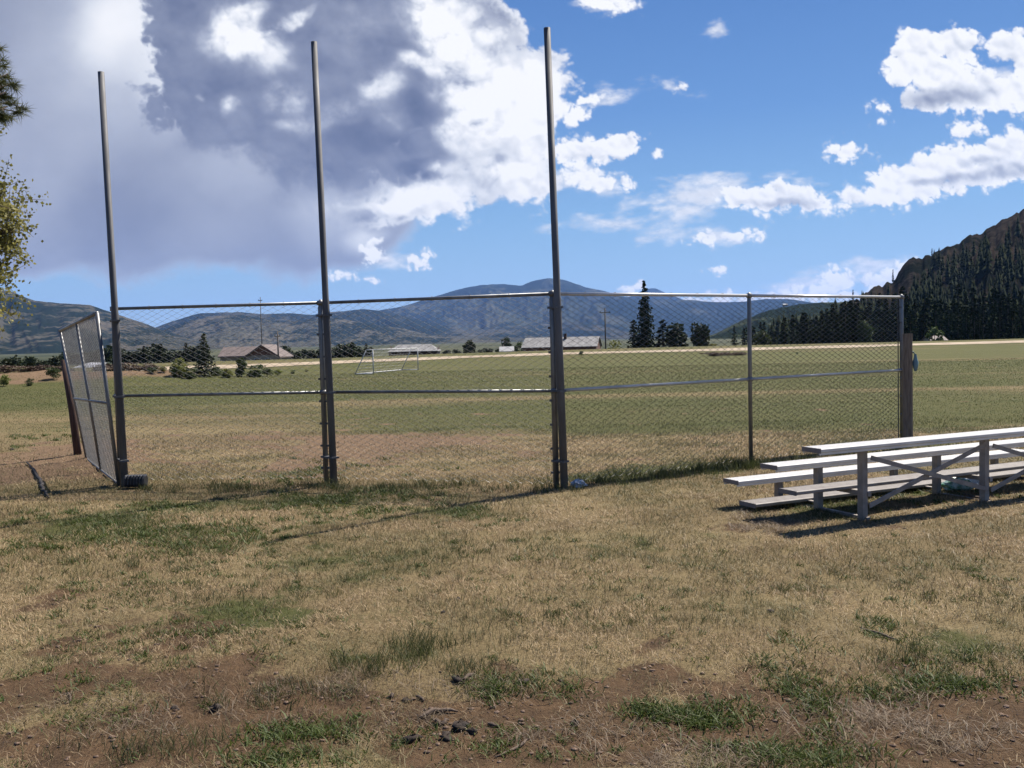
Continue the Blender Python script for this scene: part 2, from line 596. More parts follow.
def hill(name, prof, dist, fore, back, material, amp=.25, spacing=.12, pw=1.25, n_r=90, az_step=1 / 929, seed=0, base=-4, rough=.0):
    pts = [azel(*p) for p in prof]
    A = np.array([p[0] for p in pts])
    E = np.array([p[1] for p in pts])
    az = np.arange(A[0], A[-1], az_step)
    el = np.interp(az, A, E)
    k = np.ones(5) / 5
    el = np.convolve(np.pad(el, 2, mode='edge'), k, 'valid')
    crest = dist * np.tan(el) + H
    crest = crest + rough * (fbm(az * 180, az * 0 + seed, 4, seed) - .5) * dist / 929
    t = np.concatenate([np.linspace(0, 1, n_r), 1 + np.linspace(0, 1, 14)[1:]])
    T, AZ = np.meshgrid(t, az)
    CR = np.broadcast_to(crest[:, None], T.shape)
    rr = np.where(T <= 1, dist - fore * (1 - T), dist + back * (T - 1))
    sh = np.where(T <= 1, np.clip(T, 0, 1) ** pw, 1 - (T - 1) ** 1.5)
    px_ = AZ / spacing
    wob = (fbm(px_ * 1.3, T * 1.6, 3, seed + 5) - .5) * .9
    rid = 1 - np.abs(2 * fbm(px_ + wob, T * .9, 4, seed + 9, .55) - 1) * 2.2
    rid2 = 1 - np.abs(2 * fbm(px_ * 3.5 + wob * 1.5, T * 1.3, 4, seed + 19, .6) - 1) * 2
    env = np.clip(4 * T * (1 - T), 0, 1) * (T < 1)
    z = base + (CR - base) * sh + (CR - base) * amp * env * (rid * .75 + rid2 * .35 - .55)
    z = np.minimum(z, np.where(T < 1, H + (CR - H) * rr / dist * (0.995), 1e9))
    V = np.stack([rr * np.sin(AZ), rr * np.cos(AZ), z], -1).reshape(-1, 3)
    me = fast_mesh(name, V, F4=grid_faces(len(az), len(t)))
    o = tag(link(name, me, material, smooth=True), kind='structure')
    return dict(az=az, crest=crest, dist=dist, fore=fore, base=base, pw=pw, rr=rr, z=z, t=t)


def hill_mat(name, grass, grass2, forest, s, cover=.5, dots=1.0, aniso=.35, rock=None, bumpd=10):
    "s: metres of the large forest patches"
    m, nb, b = new_mat(name)
    co = nb.coord('Object')
    big = nb.noise(nb.mapping(co, sc=(1, aniso, 1.6)), 1 / s, 6, 0.62, 0.6)
    sm = nb.noise(nb.mapping(co, sc=(1, .4, 1)), 1 / (s * .09), 3, 0.6)
    vor = nb.N.new('ShaderNodeTexVoronoi')
    vor.inputs['Scale'].default_value = 1 / (s * .055)
    nb.put(vor.inputs['Vector'], co)
    g = nb.mixc(nb.mapr(nb.noise(nb.mapping(co, sc=(1, .4, 1)), 1 / (s * .4), 5, .6), .4, .6), grass, grass2)
    if rock:
        g = nb.mixc(nb.mapr(nb.noise(co, 1 / (s * .2), 6, .7), .5, .62), g, rock)
    f = nb.mapr(nb.math('ADD', big, nb.math('MULTIPLY', nb.math('SUBTRACT', sm, .5), .5)), .56 - cover * .15, .66 - cover * .15)
    dot = nb.math('MULTIPLY', nb.mapr(vor.outputs['Distance'], .42, .25), nb.mapr(big, .38 - .1 * dots, .5))
    f = nb.math('MAXIMUM', f, nb.math('MULTIPLY', dot, dots * .8))
    nb.put(b.inputs['Base Color'], nb.mixc(f, g, forest))
    b.inputs['Roughness'].default_value = 1
    b.inputs['Specular IOR Level'].default_value = 0.0
    nb.put(b.inputs['Normal'], nb.bump(nb.math('ADD', sm, nb.math('MULTIPLY', big, 3)), .3, bumpd))
    return m


FOREST = (0.010, 0.015, 0.010)
hill('far_summit_hill', [(560, 325), (615, 300), (632, 296), (645, 289), (655, 288), (668, 294), (690, 302), (740, 330)], 15500, 3500, 2500,
     hill_mat('far_summit_slopes', (.04, .038, .03), (.035, .035, .026), FOREST, 900, 1.2, bumpd=60), seed=3)
hill('peak_hill', [(250, 345), (330, 325), (375, 311), (400, 307), (420, 301), (440, 295), (460, 289), (480, 285), (505, 284), (520, 286), (533, 281), (548, 278), (565, 280), (585, 287), (605, 291), (620, 296), (640, 299), (690, 300), (715, 302), (740, 302), (765, 299), (790, 299), (815, 303), (860, 304), (960, 300), (1100, 300)],
     11000, 4200, 2500, hill_mat('peak_slopes', (.055, .055, .036), (.035, .04, .025), FOREST, 1000, .85, bumpd=30), amp=.3, spacing=.10, seed=8, rough=1.0)
hill('forested_ridge_hill', [(120, 340), (170, 322), (200, 313), (240, 312), (262, 314), (290, 313), (310, 315), (330, 312), (345, 311), (362, 309), (375, 310), (400, 315), (430, 323), (470, 330), (520, 326), (570, 322), (610, 324), (640, 332), (680, 338)],
     7600, 2600, 1500, hill_mat('forested_ridge_slopes', (.068, .062, .045), (.045, .045, .032), FOREST, 800, .95, bumpd=25), amp=.3, spacing=.07, seed=15, rough=1.0)
hill('sage_foothill', [(110, 352), (150, 335), (185, 322), (215, 316), (240, 315), (262, 318), (285, 322), (310, 319), (335, 318), (360, 322), (400, 328), (430, 335), (480, 336), (520, 338), (560, 342)],
     5600, 1900, 900, hill_mat('sage_foothill_slopes', (.085, .076, .056), (.058, .056, .04), FOREST, 500, .55, 1.5, bumpd=10), amp=.2, spacing=.05, seed=21, rough=1.0)
hill('bare_left_hill', [(-160, 262), (-60, 280), (0, 290), (10, 291), (35, 301), (70, 304), (90, 305), (110, 312), (135, 320), (165, 331), (200, 341), (240, 349)],
     4300, 1700, 900, hill_mat('bare_left_slopes', (.078, .068, .052), (.055, .052, .038), FOREST, 480, .75, 1.4, bumpd=10), amp=.2, spacing=.055, seed=27, rough=1.0)
hill('wooded_hill', [(670, 342), (700, 339), (715, 334), (740, 321), (770, 310), (800, 304), (840, 302), (900, 299), (960, 298), (1060, 290)],
     1900, 800, 500, hill_mat('wooded_slopes', (.05, .055, .027), (.035, .04, .02), (.010, .015, .008), 170, .95, 1.0, bumpd=8), amp=.25, spacing=.05, seed=33, rough=2.0)
RH = hill('rocky_hill', [(770, 345), (800, 335), (830, 318), (850, 303), (862, 299), (868, 292), (876, 287), (886, 285), (894, 281), (899, 272), (905, 264), (913, 259), (921, 259), (930, 254), (938, 250), (950, 247), (958, 242), (968, 237), (980, 234), (1000, 222), (1012, 217), (1024, 209), (1060, 196), (1120, 182), (1200, 170)],
     760, 430, 300, hill_mat('rocky_hill_slopes', (.028, .0225, .018), (.016, .0135, .011), (.006, .008, .006), 60, .5, 1.0, rock=(.034, .028, .022), bumpd=5), amp=.34, spacing=.05, seed=39, rough=9.0, pw=1.35)

# ------------------------------------------------------------------ chain-link backstop
P0 = ground(121, 484)
P1 = ground(326.5, 482.3)
P2 = ground(556.5, 488.5)
P3 = ground(751, 463.5)
P4 = ground(902, 444)
ZT = 2.42
ZM = 1.22
back = empty('chain_link_backstop', (P2.x, P2.y, 0), 'galvanised chain-link baseball backstop with three tall poles standing across the field edge', 'fence')


def wpart(mb, name, m_, parent, smooth=True):
    o = mb.build(name, m_, None, smooth)
    o.parent = parent
    o.matrix_parent_inverse = parent.matrix_basis.inverted() if hasattr(parent, 'matrix_basis') else Matrix()
    return o


def chain_mesh(c00, c10, c01, c11, dx=0.071, r=0.0040, sag=0.0):
    "woven diamond wire between four corners (bottom a, bottom b, top a, top b)"
    c00, c10, c01, c11 = [np.array(c) for c in (c00, c10, c01, c11)]
    L = np.linalg.norm(c10 - c00)
    Hh = np.linalg.norm(c01 - c00)
    nk = int(L / dx)
    nj = int(Hh / (dx / 2))
    u0 = (c10 - c00) / L
    up = (c01 - c00) / Hh
    nrm = np.cross(u0, up)
    V = []
    F = []
    off = 0
    k = np.arange(nk)[:, None]
    j = np.arange(nj + 1)[None, :]
    par = (j + k) % 2
    x = np.clip((k + par) / nk, 0, 1)
    y = np.broadcast_to(j / nj, x.shape)
    bulge = sag * np.sin(x * pi) * np.sin(y * pi) * (fbm(x * 3, y * 3, 2, 3) - .3)
    side = np.where(par == 1, 1, -1) * 0.003
    P = (c00 * (1 - x[..., None]) * (1 - y[..., None]) + c10 * x[..., None] * (1 - y[..., None]) + c01 * (1 - x[..., None]) * y[..., None] + c11 * x[..., None] * y[..., None])
    P = P + nrm * (bulge + side)[..., None]
    ring = [nrm * r, (-nrm * .5 + u0 * .866) * r, (-nrm * .5 - u0 * .866) * r]
    V = np.stack([P + q for q in ring], 2).reshape(-1, 3)      # k, j, 3
    kk, jj = np.meshgrid(np.arange(nk), np.arange(nj), indexing='ij')
    base = (kk * (nj + 1) + jj).ravel() * 3
    fs = []
    for q in range(3):
        q2 = (q + 1) % 3
        fs.append(np.stack([base + q, base + q2, base + 3 + q2, base + 3 + q], 1))
    return fast_mesh('chain_link_mesh', V, F4=np.concatenate(fs))


def world_mesh_part(me, name, m_, parent):
    o = link(name, me, m_)
    o.parent = parent
    o.matrix_parent_inverse = parent.matrix_basis.inverted()
    return o


UP = Vector((0, 0, 1))
posts = [P0, P1, P2, P3, P4]
for i, (a, c_) in enumerate(zip(posts[:-1], posts[1:])):
    d = (c_ - a).normalized()
    a2 = a + d * .035
    b2 = c_ - d * .035
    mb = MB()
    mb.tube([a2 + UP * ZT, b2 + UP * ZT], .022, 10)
    wpart(mb, 'top_rail', M['rail_sunlit'] if i > 1 else M['galv'], back)  # right-hand rails, here and below, take the steel with sunlight painted in
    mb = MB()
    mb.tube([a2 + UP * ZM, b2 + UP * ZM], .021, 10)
    wpart(mb, 'middle_rail', M['rail_sunlit'] if i > 1 else M['galv'], back)
    nrm = Vector((-d.y, d.x, 0))
    o_ = nrm * 0.035
    m_ = chain_mesh(a2 + o_ + UP * .05, b2 + o_ + UP * .05, a2 + o_ + UP * (ZT - .01), b2 + o_ + UP * (ZT - .01), sag=.04)
    world_mesh_part(m_, 'chain_link_mesh', M['wire'], back)
    for q, e in ((a2, 1), (b2, -1)):
        if (i == 2 and e == -1) or (i == 3 and e == 1):
            continue
        mb = MB()
        p = q + d * e * .006 + o_
        mb.bar(p + UP * .06, p + UP * (ZT - .05), .018, .008, up=nrm)
        for zz in (.2, .5, .8, 1.1, 1.4, 1.7, 2.0, 2.25):
            mb.bar(p + UP * zz - d * e * .03 - nrm * .05, p + UP * zz + d * e * .022 - nrm * .045, .01, .028)
        wpart(mb, 'tension_bar', M['galv_dark'], back, False)
    # wire ties along the rails
    n = int((b2 - a2).length / .45)
    for k in range(1, n):
        p = a2.lerp(b2, k / n)
        for zz in (ZT, ZM):
            mb = MB()
            mb.tube([p + UP * (zz + .028) - nrm * .01, p + UP * (zz + .024) + nrm * .04, p + UP * (zz - .028) + nrm * .03, p + UP * (zz - .026) - nrm * .015], .0035, 5)
            wpart(mb, 'wire_tie', M['wire'], back)
for i, p in enumerate(posts):
    mb = MB()
    r = .034 if i in (0, 1, 2) else .03
    mb.tube([p - UP * .15, p + UP * (ZT + .02), p + UP * (ZT + .045)], [r, r, r * .5], 12)
    for zz in (ZT, ZM):
        mb.tube([p + UP * (zz - .03), p + UP * (zz + .03)], r + .012, 12)
    wpart(mb, 'fence_post', M['galv'], back)
poletops = [((101, 72), (125, 486), 4.97), ((314, 42), (334, 483.5), 5.17), ((547, 28), (564.5, 489.5), 4.97)]
for (tp, bp, _), p in zip(poletops, posts):
    b0 = ground(*bp)
    tpp = at(tp[0], tp[1], b0.y)
    dd = tpp - b0
    mb = MB()
    mb.tube([b0 - dd.normalized() * .2, b0 + dd * .42, b0 + dd * .423, tpp], [.048, .047, .043, .041], 16)
    wpart(mb, 'tall_pole', M['galv_dark'], back)
    # straps tying pole and post
    for zz in (.35, 1.22, 2.25):
        mb = MB()
        q1 = b0 + dd * (zz / dd.z)
        q2 = p + UP * zz
        mb.bar(q1.lerp(q2, -.4), q1.lerp(q2, 1.25), .105, .025)
        wpart(mb, 'pole_clamp', M['galv_dark'], back, False)

# detached panel leaning outward at the left end
A0 = ground(119, 486)
A1 = ground(87, 460)
B0 = at(97, 313, A0.y + .05)
B1 = at(60, 330.5, A1.y - .15)
pan = empty('leaning_fence_panel', (A0.x, A0.y, 0), 'chain-link panel in a steel frame leaning outward at the left end of the backstop', 'fence panel')


def bil(u, v):
    return A0 * (1 - u) * (1 - v) + A1 * u * (1 - v) + B0 * (1 - u) * v + B1 * u * v


for nm, (u0, v0, u1, v1), r in (('frame_tube', (0, 0, 0, 1), .026), ('frame_tube', (1, 0, 1, 1), .024), ('frame_tube', (0, 1, 1, 1), .024), ('frame_tube', (0, .01, 1, .01), .014), ('middle_upright', (.5, 0, .5, 1), .022), ('middle_rail', (0, .48, 1, .48), .02)):
    mb = MB()
    mb.tube([bil(u0, v0), bil(u1, v1)], r, 10)
    wpart(mb, nm, M['galv'], pan)
me = chain_mesh(bil(0.01, .01), bil(.99, .01), bil(.01, .99), bil(.99, .99), dx=.071, r=.0044, sag=.05)
world_mesh_part(me, 'chain_link_mesh', M['wire'], pan)

# two old timber posts
b0 = ground(79, 457)
t0 = at(64, 360, b0.y + .05)
mb = MB()
mb.tube([b0 - UP * .2, b0 + (t0 - b0) * .5 + Vector((.01, 0, 0)), t0], [.066, .062, .058], 12)
o = mb.build('timber_post', M['wood_dark'], None, True, origin=b0)
tag(o, 'dark reddish brown timber post leaning left beside the loose fence panel', 'post')
b0 = ground(908, 447)
mb = MB()
hz = (at(908, 333.5, b0.y).z)
mb.tube([b0 - UP * .2, b0 + UP * hz * .5, b0 + UP * hz], [.078, .075, .073], 14)
o = mb.build('timber_post', M['wood_post'], None, False, origin=b0)
tag(o, 'upright weathered timber post at the right end of the backstop', 'post')
WP = b0.copy()

# pale blue cup-like bag hung on that post
mb = MB()
q = Vector((b0.x + .115, b0.y - .02, 0))
z0 = at(914, 371, b0.y).z
z1 = at(914, 354, b0.y).z
n = 12
rings = [(z0, .02), (z0 + .05, .036), ((z0 + z1) / 2, .042), (z1 - .06, .028), (z1, .015)]
vs = []
for (zz, r) in rings:
    for k in range(n):
        w = r * (1 + .25 * sin(k * 3.1 + zz * 20))
        vs.append((q.x + w * cos(2 * pi * k / n), q.y + w * .6 * sin(2 * pi * k / n), zz))
fs = [(i * n + k, i * n + (k + 1) % n, (i + 1) * n + (k + 1) % n, (i + 1) * n + k) for i in range(4) for k in range(n)] + [tuple(reversed(range(n)))]
mb.add(vs, fs)
mb.tube([(q.x, q.y, z1 - .01), (q.x - .05, q.y, z1 + .04), (q.x - .05, q.y - .06, z1 + .03)], .008, 6)
tag(mb.build('plastic_bag', M['blue_plastic'], None, True, origin=(q.x, q.y, z0)), 'small pale blue plastic bag hanging on the right side of the upright timber post', 'bag')

# black ribbed piece at the foot of the left pole
c0 = ground(136, 487)
mb = MB()
ribs = 7
n = 14
vs = []
xs = []
for i in range(ribs * 3 + 1):
    x = -.14 + .28 * i / (ribs * 3)
    r = .098 if i % 3 else .082
    if i in (0, ribs * 3):
        r = .075
    xs.append((x, r))
for (x, r) in xs:
    for k in range(n):
        a = 2 * pi * k / n
        ca, sa = cos(a), sin(a)
        e = (abs(ca) ** 4 + abs(sa) ** 4) ** -.25
        vs.append((c0.x + x, c0.y + r * e * ca * .85, .085 + r * e * sa * .85))
L_ = len(xs)
fs = [(i * n + k, i * n + (k + 1) % n, (i + 1) * n + (k + 1) % n, (i + 1) * n + k) for i in range(L_ - 1) for k in range(n)]
fs += [tuple(reversed(range(n))), tuple((L_ - 1) * n + k for k in range(n))]
mb.add(vs, fs)
tag(mb.build('ribbed_tub', M['black_plastic'], None, False, origin=(c0.x, c0.y, 0)), 'small black ribbed plastic tub on the grass against the leftmost tall pole', 'tub')


def crumple(name, c, sx, sy, sz, material, seed, label, cat, rz=0.0):
    r_ = random.Random(seed)
    n, mq = 12, 7
    vs = []
    for i in range(mq + 1):
        th = pi * i / mq
        for k in range(n):
            ph = 2 * pi * k / n
            w = .65 + .6 * r_.random()
            x, y, z = sin(th) * cos(ph) * w, sin(th) * sin(ph) * w, cos(th) * (.7 + .5 * r_.random())
            vs.append((x * sx * cos(rz) - y * sy * sin(rz), x * sx * sin(rz) + y * sy * cos(rz), max(z, -.55) * sz + .5 * sz))
    fs = [(i * n + k, i * n + (k + 1) % n, (i + 1) * n + (k + 1) % n, (i + 1) * n + k) for i in range(mq) for k in range(n)]
    mb = MB()
    mb.add(vs, fs)
    o = mb.build(name, material)
    o.location = c
    return tag(o, label, cat)


p = ground(579, 488)
crumple('crumpled_wrapper', (p.x, p.y, .02), .11, .07, .06, M['white_plastic'], 4, 'crumpled bluish white wrapper on the ground at the foot of the middle tall pole', 'litter')
p = ground(958, 492)
crumple('crumpled_wrapper', (p.x, p.y, .03), .20, .10, .09, M['green_foil'], 6, 'crumpled green and white wrapper in the shade under the bleacher', 'litter')
p = ground(974, 488)
crumple('crumpled_wrapper', (p.x, p.y, .03), .09, .07, .10, M['white_plastic'], 8, 'upright pale crumpled wrapper beside the green one under the bleacher', 'litter')

# ------------------------------------------------------------------ bleacher
B1p = ground(865, 520)
B2p = ground(989, 503)
u = (B2p - B1p)
u.z = 0
u.normalize()
v = Vector((-u.y, u.x, 0))
bl = empty('bleacher', (B1p.x, B1p.y, 0), 'low three-row aluminium bleacher seen from behind on the dry grass', 'bleacher')
SP = 1.74


def bp(a, c, z):
    return B1p + u * a + v * c + UP * z


seats = [(0.0, .765), (.61, .535), (1.22, .305)]
feet = [(.34, .315), (.95, .10)]
u0, u1 = -.68, 3.93
for (c, z) in seats:
    mb = MB()
    mb.box(bp((u0 + u1) / 2, c, z - .02), u1 - u0, .24, .04, (u, v, UP), .008)
    mb.box(bp((u0 + u1) / 2, c - .105, z - .05), u1 - u0, .012, .025, (u, v, UP))
    mb.box(bp((u0 + u1) / 2, c + .105, z - .05), u1 - u0, .012, .025, (u, v, UP))
    for gc in (-.08, -.027, .027, .08):
        mb.box(bp((u0 + u1) / 2, c + gc, z + .0005), u1 - u0 - .02, .012, .005, (u, v, UP))
    st = wpart(mb, 'seat_plank', M['alu'], bl, False)
    for e in (u0, u1):
        mb = MB()
        mb.box(bp(e, c, z - .021), .012, .246, .046, (u, v, UP))
        o = wpart(mb, 'end_cap', M['end_cap'], bl, False)
        o.parent = st
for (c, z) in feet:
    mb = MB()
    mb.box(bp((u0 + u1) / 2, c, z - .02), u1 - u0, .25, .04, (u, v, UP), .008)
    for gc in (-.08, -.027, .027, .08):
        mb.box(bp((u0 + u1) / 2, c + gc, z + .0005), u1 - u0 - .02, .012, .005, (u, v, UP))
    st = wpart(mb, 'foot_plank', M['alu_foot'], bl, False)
    for e in (u0, u1):
        mb = MB()
        mb.box(bp(e, c, z - .021), .012, .256, .046, (u, v, UP))
        o = wpart(mb, 'end_cap', M['end_cap'], bl, False)
        o.parent = st
for k in range(3):
    a = k * SP
    for (c, z) in seats:
        mb = MB()
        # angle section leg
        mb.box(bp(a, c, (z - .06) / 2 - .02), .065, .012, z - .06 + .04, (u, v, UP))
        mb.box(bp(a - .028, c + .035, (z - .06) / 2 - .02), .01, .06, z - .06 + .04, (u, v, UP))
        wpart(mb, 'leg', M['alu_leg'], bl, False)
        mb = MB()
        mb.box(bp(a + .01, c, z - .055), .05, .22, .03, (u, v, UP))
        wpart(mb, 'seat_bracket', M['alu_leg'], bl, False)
    mb = MB()
    mb.box(bp(a + .02, .62, .015), .045, 1.3, .03, (u, v, UP))
    wpart(mb, 'base_skid', M['alu_leg'], bl, False)
    mb = MB()
    mb.box(bp(a + .046, .34, .255), .04, .72, .045, (u, v, UP))
    mb.box(bp(a + .046, .93, .069), .04, .5, .012, (u, v, UP))
    wpart(mb, 'foot_bracket', M['alu_leg'], bl, False)
for k in range(2):
    a = k * SP
    for (z0_, z1_, cc) in ((.14, .64, -.02), (.62, .16, -.045)):
        mb = MB()
        mb.bar(bp(a + .04, cc, z0_), bp(a + SP - .04, cc, z1_), .012, .045)
        wpart(mb, 'cross_brace', M['alu_leg'], bl, False)

# ------------------------------------------------------------------ soccer goal
gl = ground(373.5, 374.5, 0)
gr = ground(421, 370, 0)
gz0 = gzs(gl.x, gl.y)
gh = 1.5
goal = empty('soccer_goal', (gl.x, gl.y, gz0), 'small white tube soccer goal with net standing far out on the mown field', 'goal')
gd = (gr - gl)
gd.z = 0
gd = gd.normalized() * min(gd.length, 7.0)
gr = gl + gd
bk = Vector((gd.y, -gd.x, 0)).normalized() * -0.95
bk = Vector((-abs(bk.x) * .9 - .35, bk.y, 0)) if bk.x < 0 else Vector((-bk.x, -bk.y, 0))
base_z = UP * gz0
for p_ in (gl, gr):
    mb = MB()
    mb.tube([p_ + base_z, p_ + base_z + UP * gh], .035, 8)
    wpart(mb, 'goal_post', M['white_paint'], goal)
    mb = MB()
    mb.tube([p_ + base_z + UP * .04, p_ + bk + base_z + UP * .04], .03, 8)
    mb.tube([p_ + bk + base_z + UP * .04, p_ + bk * .35 + base_z + UP * gh], .03, 8)
    mb.tube([p_ + bk * .35 + base_z + UP * gh, p_ + base_z + UP * gh], .03, 8)
    wpart(mb, 'side_frame', M['white_paint'], goal)
mb = MB()
mb.tube([gl + base_z + UP * gh, gr + base_z + UP * gh], .035, 8)
wpart(mb, 'crossbar', M['white_paint'], goal)
mb = MB()
mb.tube([gl + bk + base_z + UP * .04, gr + bk + base_z + UP * .04], .035, 8)
wpart(mb, 'ground_bar', M['white_paint'], goal)
mb = MB()
for k in range(0, 15):
    p_ = gl.lerp(gr, k / 14)
    mb.tube([p_ + bk + base_z + UP * .04, p_ + bk * .35 + base_z + UP * gh], .006, 3, False)
for k in range(1, 8):
    f_ = k / 8
    o1 = bk.lerp(bk * .35, f_) + UP * (gh * f_)
    mb.tube([gl + base_z + o1, gr + base_z + o1], .006, 3, False)
    for p_ in (gl, gr):
        mb.tube([p_ + base_z + UP * gh * f_, p_ + base_z + o1], .006, 3, False)
wpart(mb, 'net', M['net'], goal, False)

# ------------------------------------------------------------------ houses


def building(name, px0, px1, D, ztop, zeave, depth, label, roofm, wallm, gable=None, hip=False, turn=0.0, cat='house', zb=-2.0, chimney=False, extra_windows=3, endwall=None):
    x0, x1 = xcol(px0, D), xcol(px1, D)
    w = x1 - x0
    cx = (x0 + x1) / 2
    root = empty(name, (cx, D + depth / 2, zb), label, cat, rz=turn)
    hw, hd = w / 2, depth / 2
    e = zeave - zb
    t = ztop - zb
    mb = MB()
    ins = .25
    mb.add([(-hw + ins, -hd + ins, 0), (hw - ins, -hd + ins, 0), (hw - ins, hd - ins, 0), (-hw + ins, hd - ins, 0), (-hw + ins, -hd + ins, e), (hw - ins, -hd + ins, e), (hw - ins, hd - ins, e), (-hw + ins, hd - ins, e), (-hw + ins, 0, t - .12), (hw - ins, 0, t - .12)],
           [(0, 1, 5, 4), (1, 2, 6, 9, 5), (2, 3, 7, 6), (3, 0, 4, 8, 7)])
    mb.build('wall', wallm, root)
    mb = MB()
    r = hw * .35 if hip else 0
    th = .1
    top = [(-hw, -hd - .2, e - .05), (hw, -hd - .2, e - .05), (hw - r, 0, t), (-hw + r, 0, t), (-hw, hd + .2, e - .05), (hw, hd + .2, e - .05)]
    bot = [(a, b_, c - th) for a, b_, c in top]
    fs = [(0, 1, 2, 3), (3, 2, 5, 4), (6, 9, 8, 7), (9, 10, 11, 8), (0, 6, 7, 1), (4, 5, 11, 10)]
    if hip:
        fs += [(1, 5, 2), (0, 3, 4), (7, 8, 11), (6, 10, 9)]
    fs += [(1, 7, 8, 2), (2, 8, 11, 5), (0, 3, 9, 6), (3, 4, 10, 9)]
    mb.add(top + bot, fs)
    rf = mb.build('roof', roofm, root)
    if chimney:
        mb = MB()
        mb.box((hw * .1, -hd * .2, t + .15), .5, .5, .9)
        mb.build('chimney', M['brown_wall'], rf)
    for k in range(extra_windows):
        xx = -hw + w * (k + .7) / (extra_windows + .4)
        mb = MB()
        mb.box((xx, -hd + ins - .02, e * .55), w * .07, .05, e * .28)
        f = mb.build('window', M['white_paint'], root)
        mb = MB()
        mb.box((xx, -hd + ins - .05, e * .55), w * .055, .03, e * .22)
        mb.build('pane', M['glass_dark'], f)
    return root, (hw, hd, e, t)


building('house', 387, 438, 176, at(412, 344.5, 176).z, at(412, 351, 176).z, 8, 'low house with a pale grey hipped roof behind the soccer goal', M['tin_roof'], M['brown_wall'], hip=True)
building('barn', 525, 602, 165, at(565, 337, 168).z, at(565, 346.5, 165).z, 8, 'long low barn with a grey sheet metal roof behind the middle tall pole', M['tin_roof'], M['rust_wall'], cat='barn', chimney=True, extra_windows=5, turn=R(-12), zb=-1.4)
building('shed', 499, 514, 180, at(507, 346.5, 180).z, at(507, 351, 180).z, 4, 'tiny white-roofed shed just left of the long barn', M['pale_roof'], M['tan_wall'], cat='shed', extra_windows=1)
building('shed', 930, 948, 175, at(940, 335.5, 175).z, at(940, 340, 175).z, 4, 'small shed with a pale brown roof below the dark conifers on the right', M['brown_roof'], M['tan_wall'], cat='shed', extra_windows=1)
# reddish house on the left with its gable end turned to the camera
D = 165
root = empty('house', (xcol(262, D), D, -2.0), 'reddish brown gabled house with a tan front wall behind the lone left conifer', 'house')
ex = (xcol(275, D) - xcol(243, D)) / 2
zt = at(262, 344.5, D).z + 2
ze = at(262, 355, D).z + 2
mb = MB()
mb.add([(-ex, 0, 0), (ex, 0, 0), (ex, 9, 0), (-ex, 9, 0), (-ex, 0, ze), (ex, 0, ze), (ex, 9, ze), (-ex, 9, ze), (0, 0, zt - .15), (0, 9, zt - .15)], [(0, 1, 5, 8, 4), (1, 2, 6, 5), (2, 3, 7, 9, 6), (3, 0, 4, 7)])
mb.build('wall', M['tan_wall'], root)
mb = MB()
mb.add([(-ex * .98, -.03, ze * .98), (ex * .98, -.03, ze * .98), (0, -.03, zt - .2)], [(0, 1, 2)])
mb.add([(-ex * .98, -.01, ze * .98), (ex * .98, -.01, ze * .98), (0, -.01, zt - .2)], [(2, 1, 0)])
mb.build('gable', M['rust_wall'], root)
mb = MB()
for s_ in (-1, 1):
    mb.add([(s_ * (ex + .5), -.7, ze - .35), (0, -.7, zt), (0, 9.5, zt), (s_ * (ex + .5), 9.5, ze - .35), (s_ * (ex + .5), -.7, ze - .55), (0, -.7, zt - .2), (0, 9.5, zt - .2), (s_ * (ex + .5), 9.5, ze - .55)],
           [(0, 1, 2, 3), (7, 6, 5, 4), (0, 4, 5, 1), (2, 6, 7, 3), (0, 3, 7, 4)])
rf = mb.build('roof', M['brown_roof'], root)
lw = xcol(243, D) - xcol(214, D)
mb = MB()
mb.add([(-ex - lw, 1.5, 0), (-ex, 1.5, 0), (-ex, 8, 0), (-ex - lw, 8, 0), (-ex - lw, 1.5, ze), (-ex, 1.5, ze), (-ex, 8, ze), (-ex - lw, 8, ze)], [(0, 1, 5, 4), (2, 3, 7, 6), (3, 0, 4, 7)])
mb.build('wing_wall', M['tan_wall'], root)
mb = MB()
zr = at(230, 347, D).z + 2
mb.add([(-ex - lw - .3, 1, ze - .1), (-.5, 1, ze - .1), (-.5, 4.7, zr), (-ex - lw - .3, 4.7, zr), (-.5, 8.5, ze - .1), (-ex - lw - .3, 8.5, ze - .1),
        (-ex - lw - .3, 1, ze - .3), (-.5, 1, ze - .3), (-.5, 4.7, zr - .2), (-ex - lw - .3, 4.7, zr - .2), (-.5, 8.5, ze - .3), (-ex - lw - .3, 8.5, ze - .3)], [(0, 1, 2, 3), (3, 2, 4, 5), (0, 6, 7, 1), (0, 3, 9, 6), (3, 5, 11, 9)])
mb.build('wing_roof', M['brown_roof'], root)
for (xx, w_) in ((-ex * .35, .9), (ex * .35, .9)):
    mb = MB()
    mb.box((xx, -.05, ze * .6), w_, .06, ze * .32)
    f = mb.build('window', M['white_paint'], root)
    mb = MB()
    mb.box((xx, -.09, ze * .6), w_ * .8, .03, ze * .26)
    mb.build('pane', M['glass_dark'], f)
# tiny white hut on the wooded hill
D = 1350
p = at(785, 303.5, D)
mb = MB()
rt = empty('hut', (p.x, D, p.z - 4), 'tiny white-roofed hut high on the wooded hill in front of the clouds', 'hut')
mb.box((0, 0, 1.2), 6, 4, 2.4)
mb.build('wall', M['tan_wall'], rt)
mb = MB()
mb.add([(-3.4, -2.5, 2.3), (3.4, -2.5, 2.3), (3.4, 0, 3.6), (-3.4, 0, 3.6), (3.4, 2.5, 2.3), (-3.4, 2.5, 2.3)], [(0, 1, 2, 3), (3, 2, 4, 5), (0, 3, 5), (1, 4, 2)])
mb.build('roof', M['pale_roof'], rt)

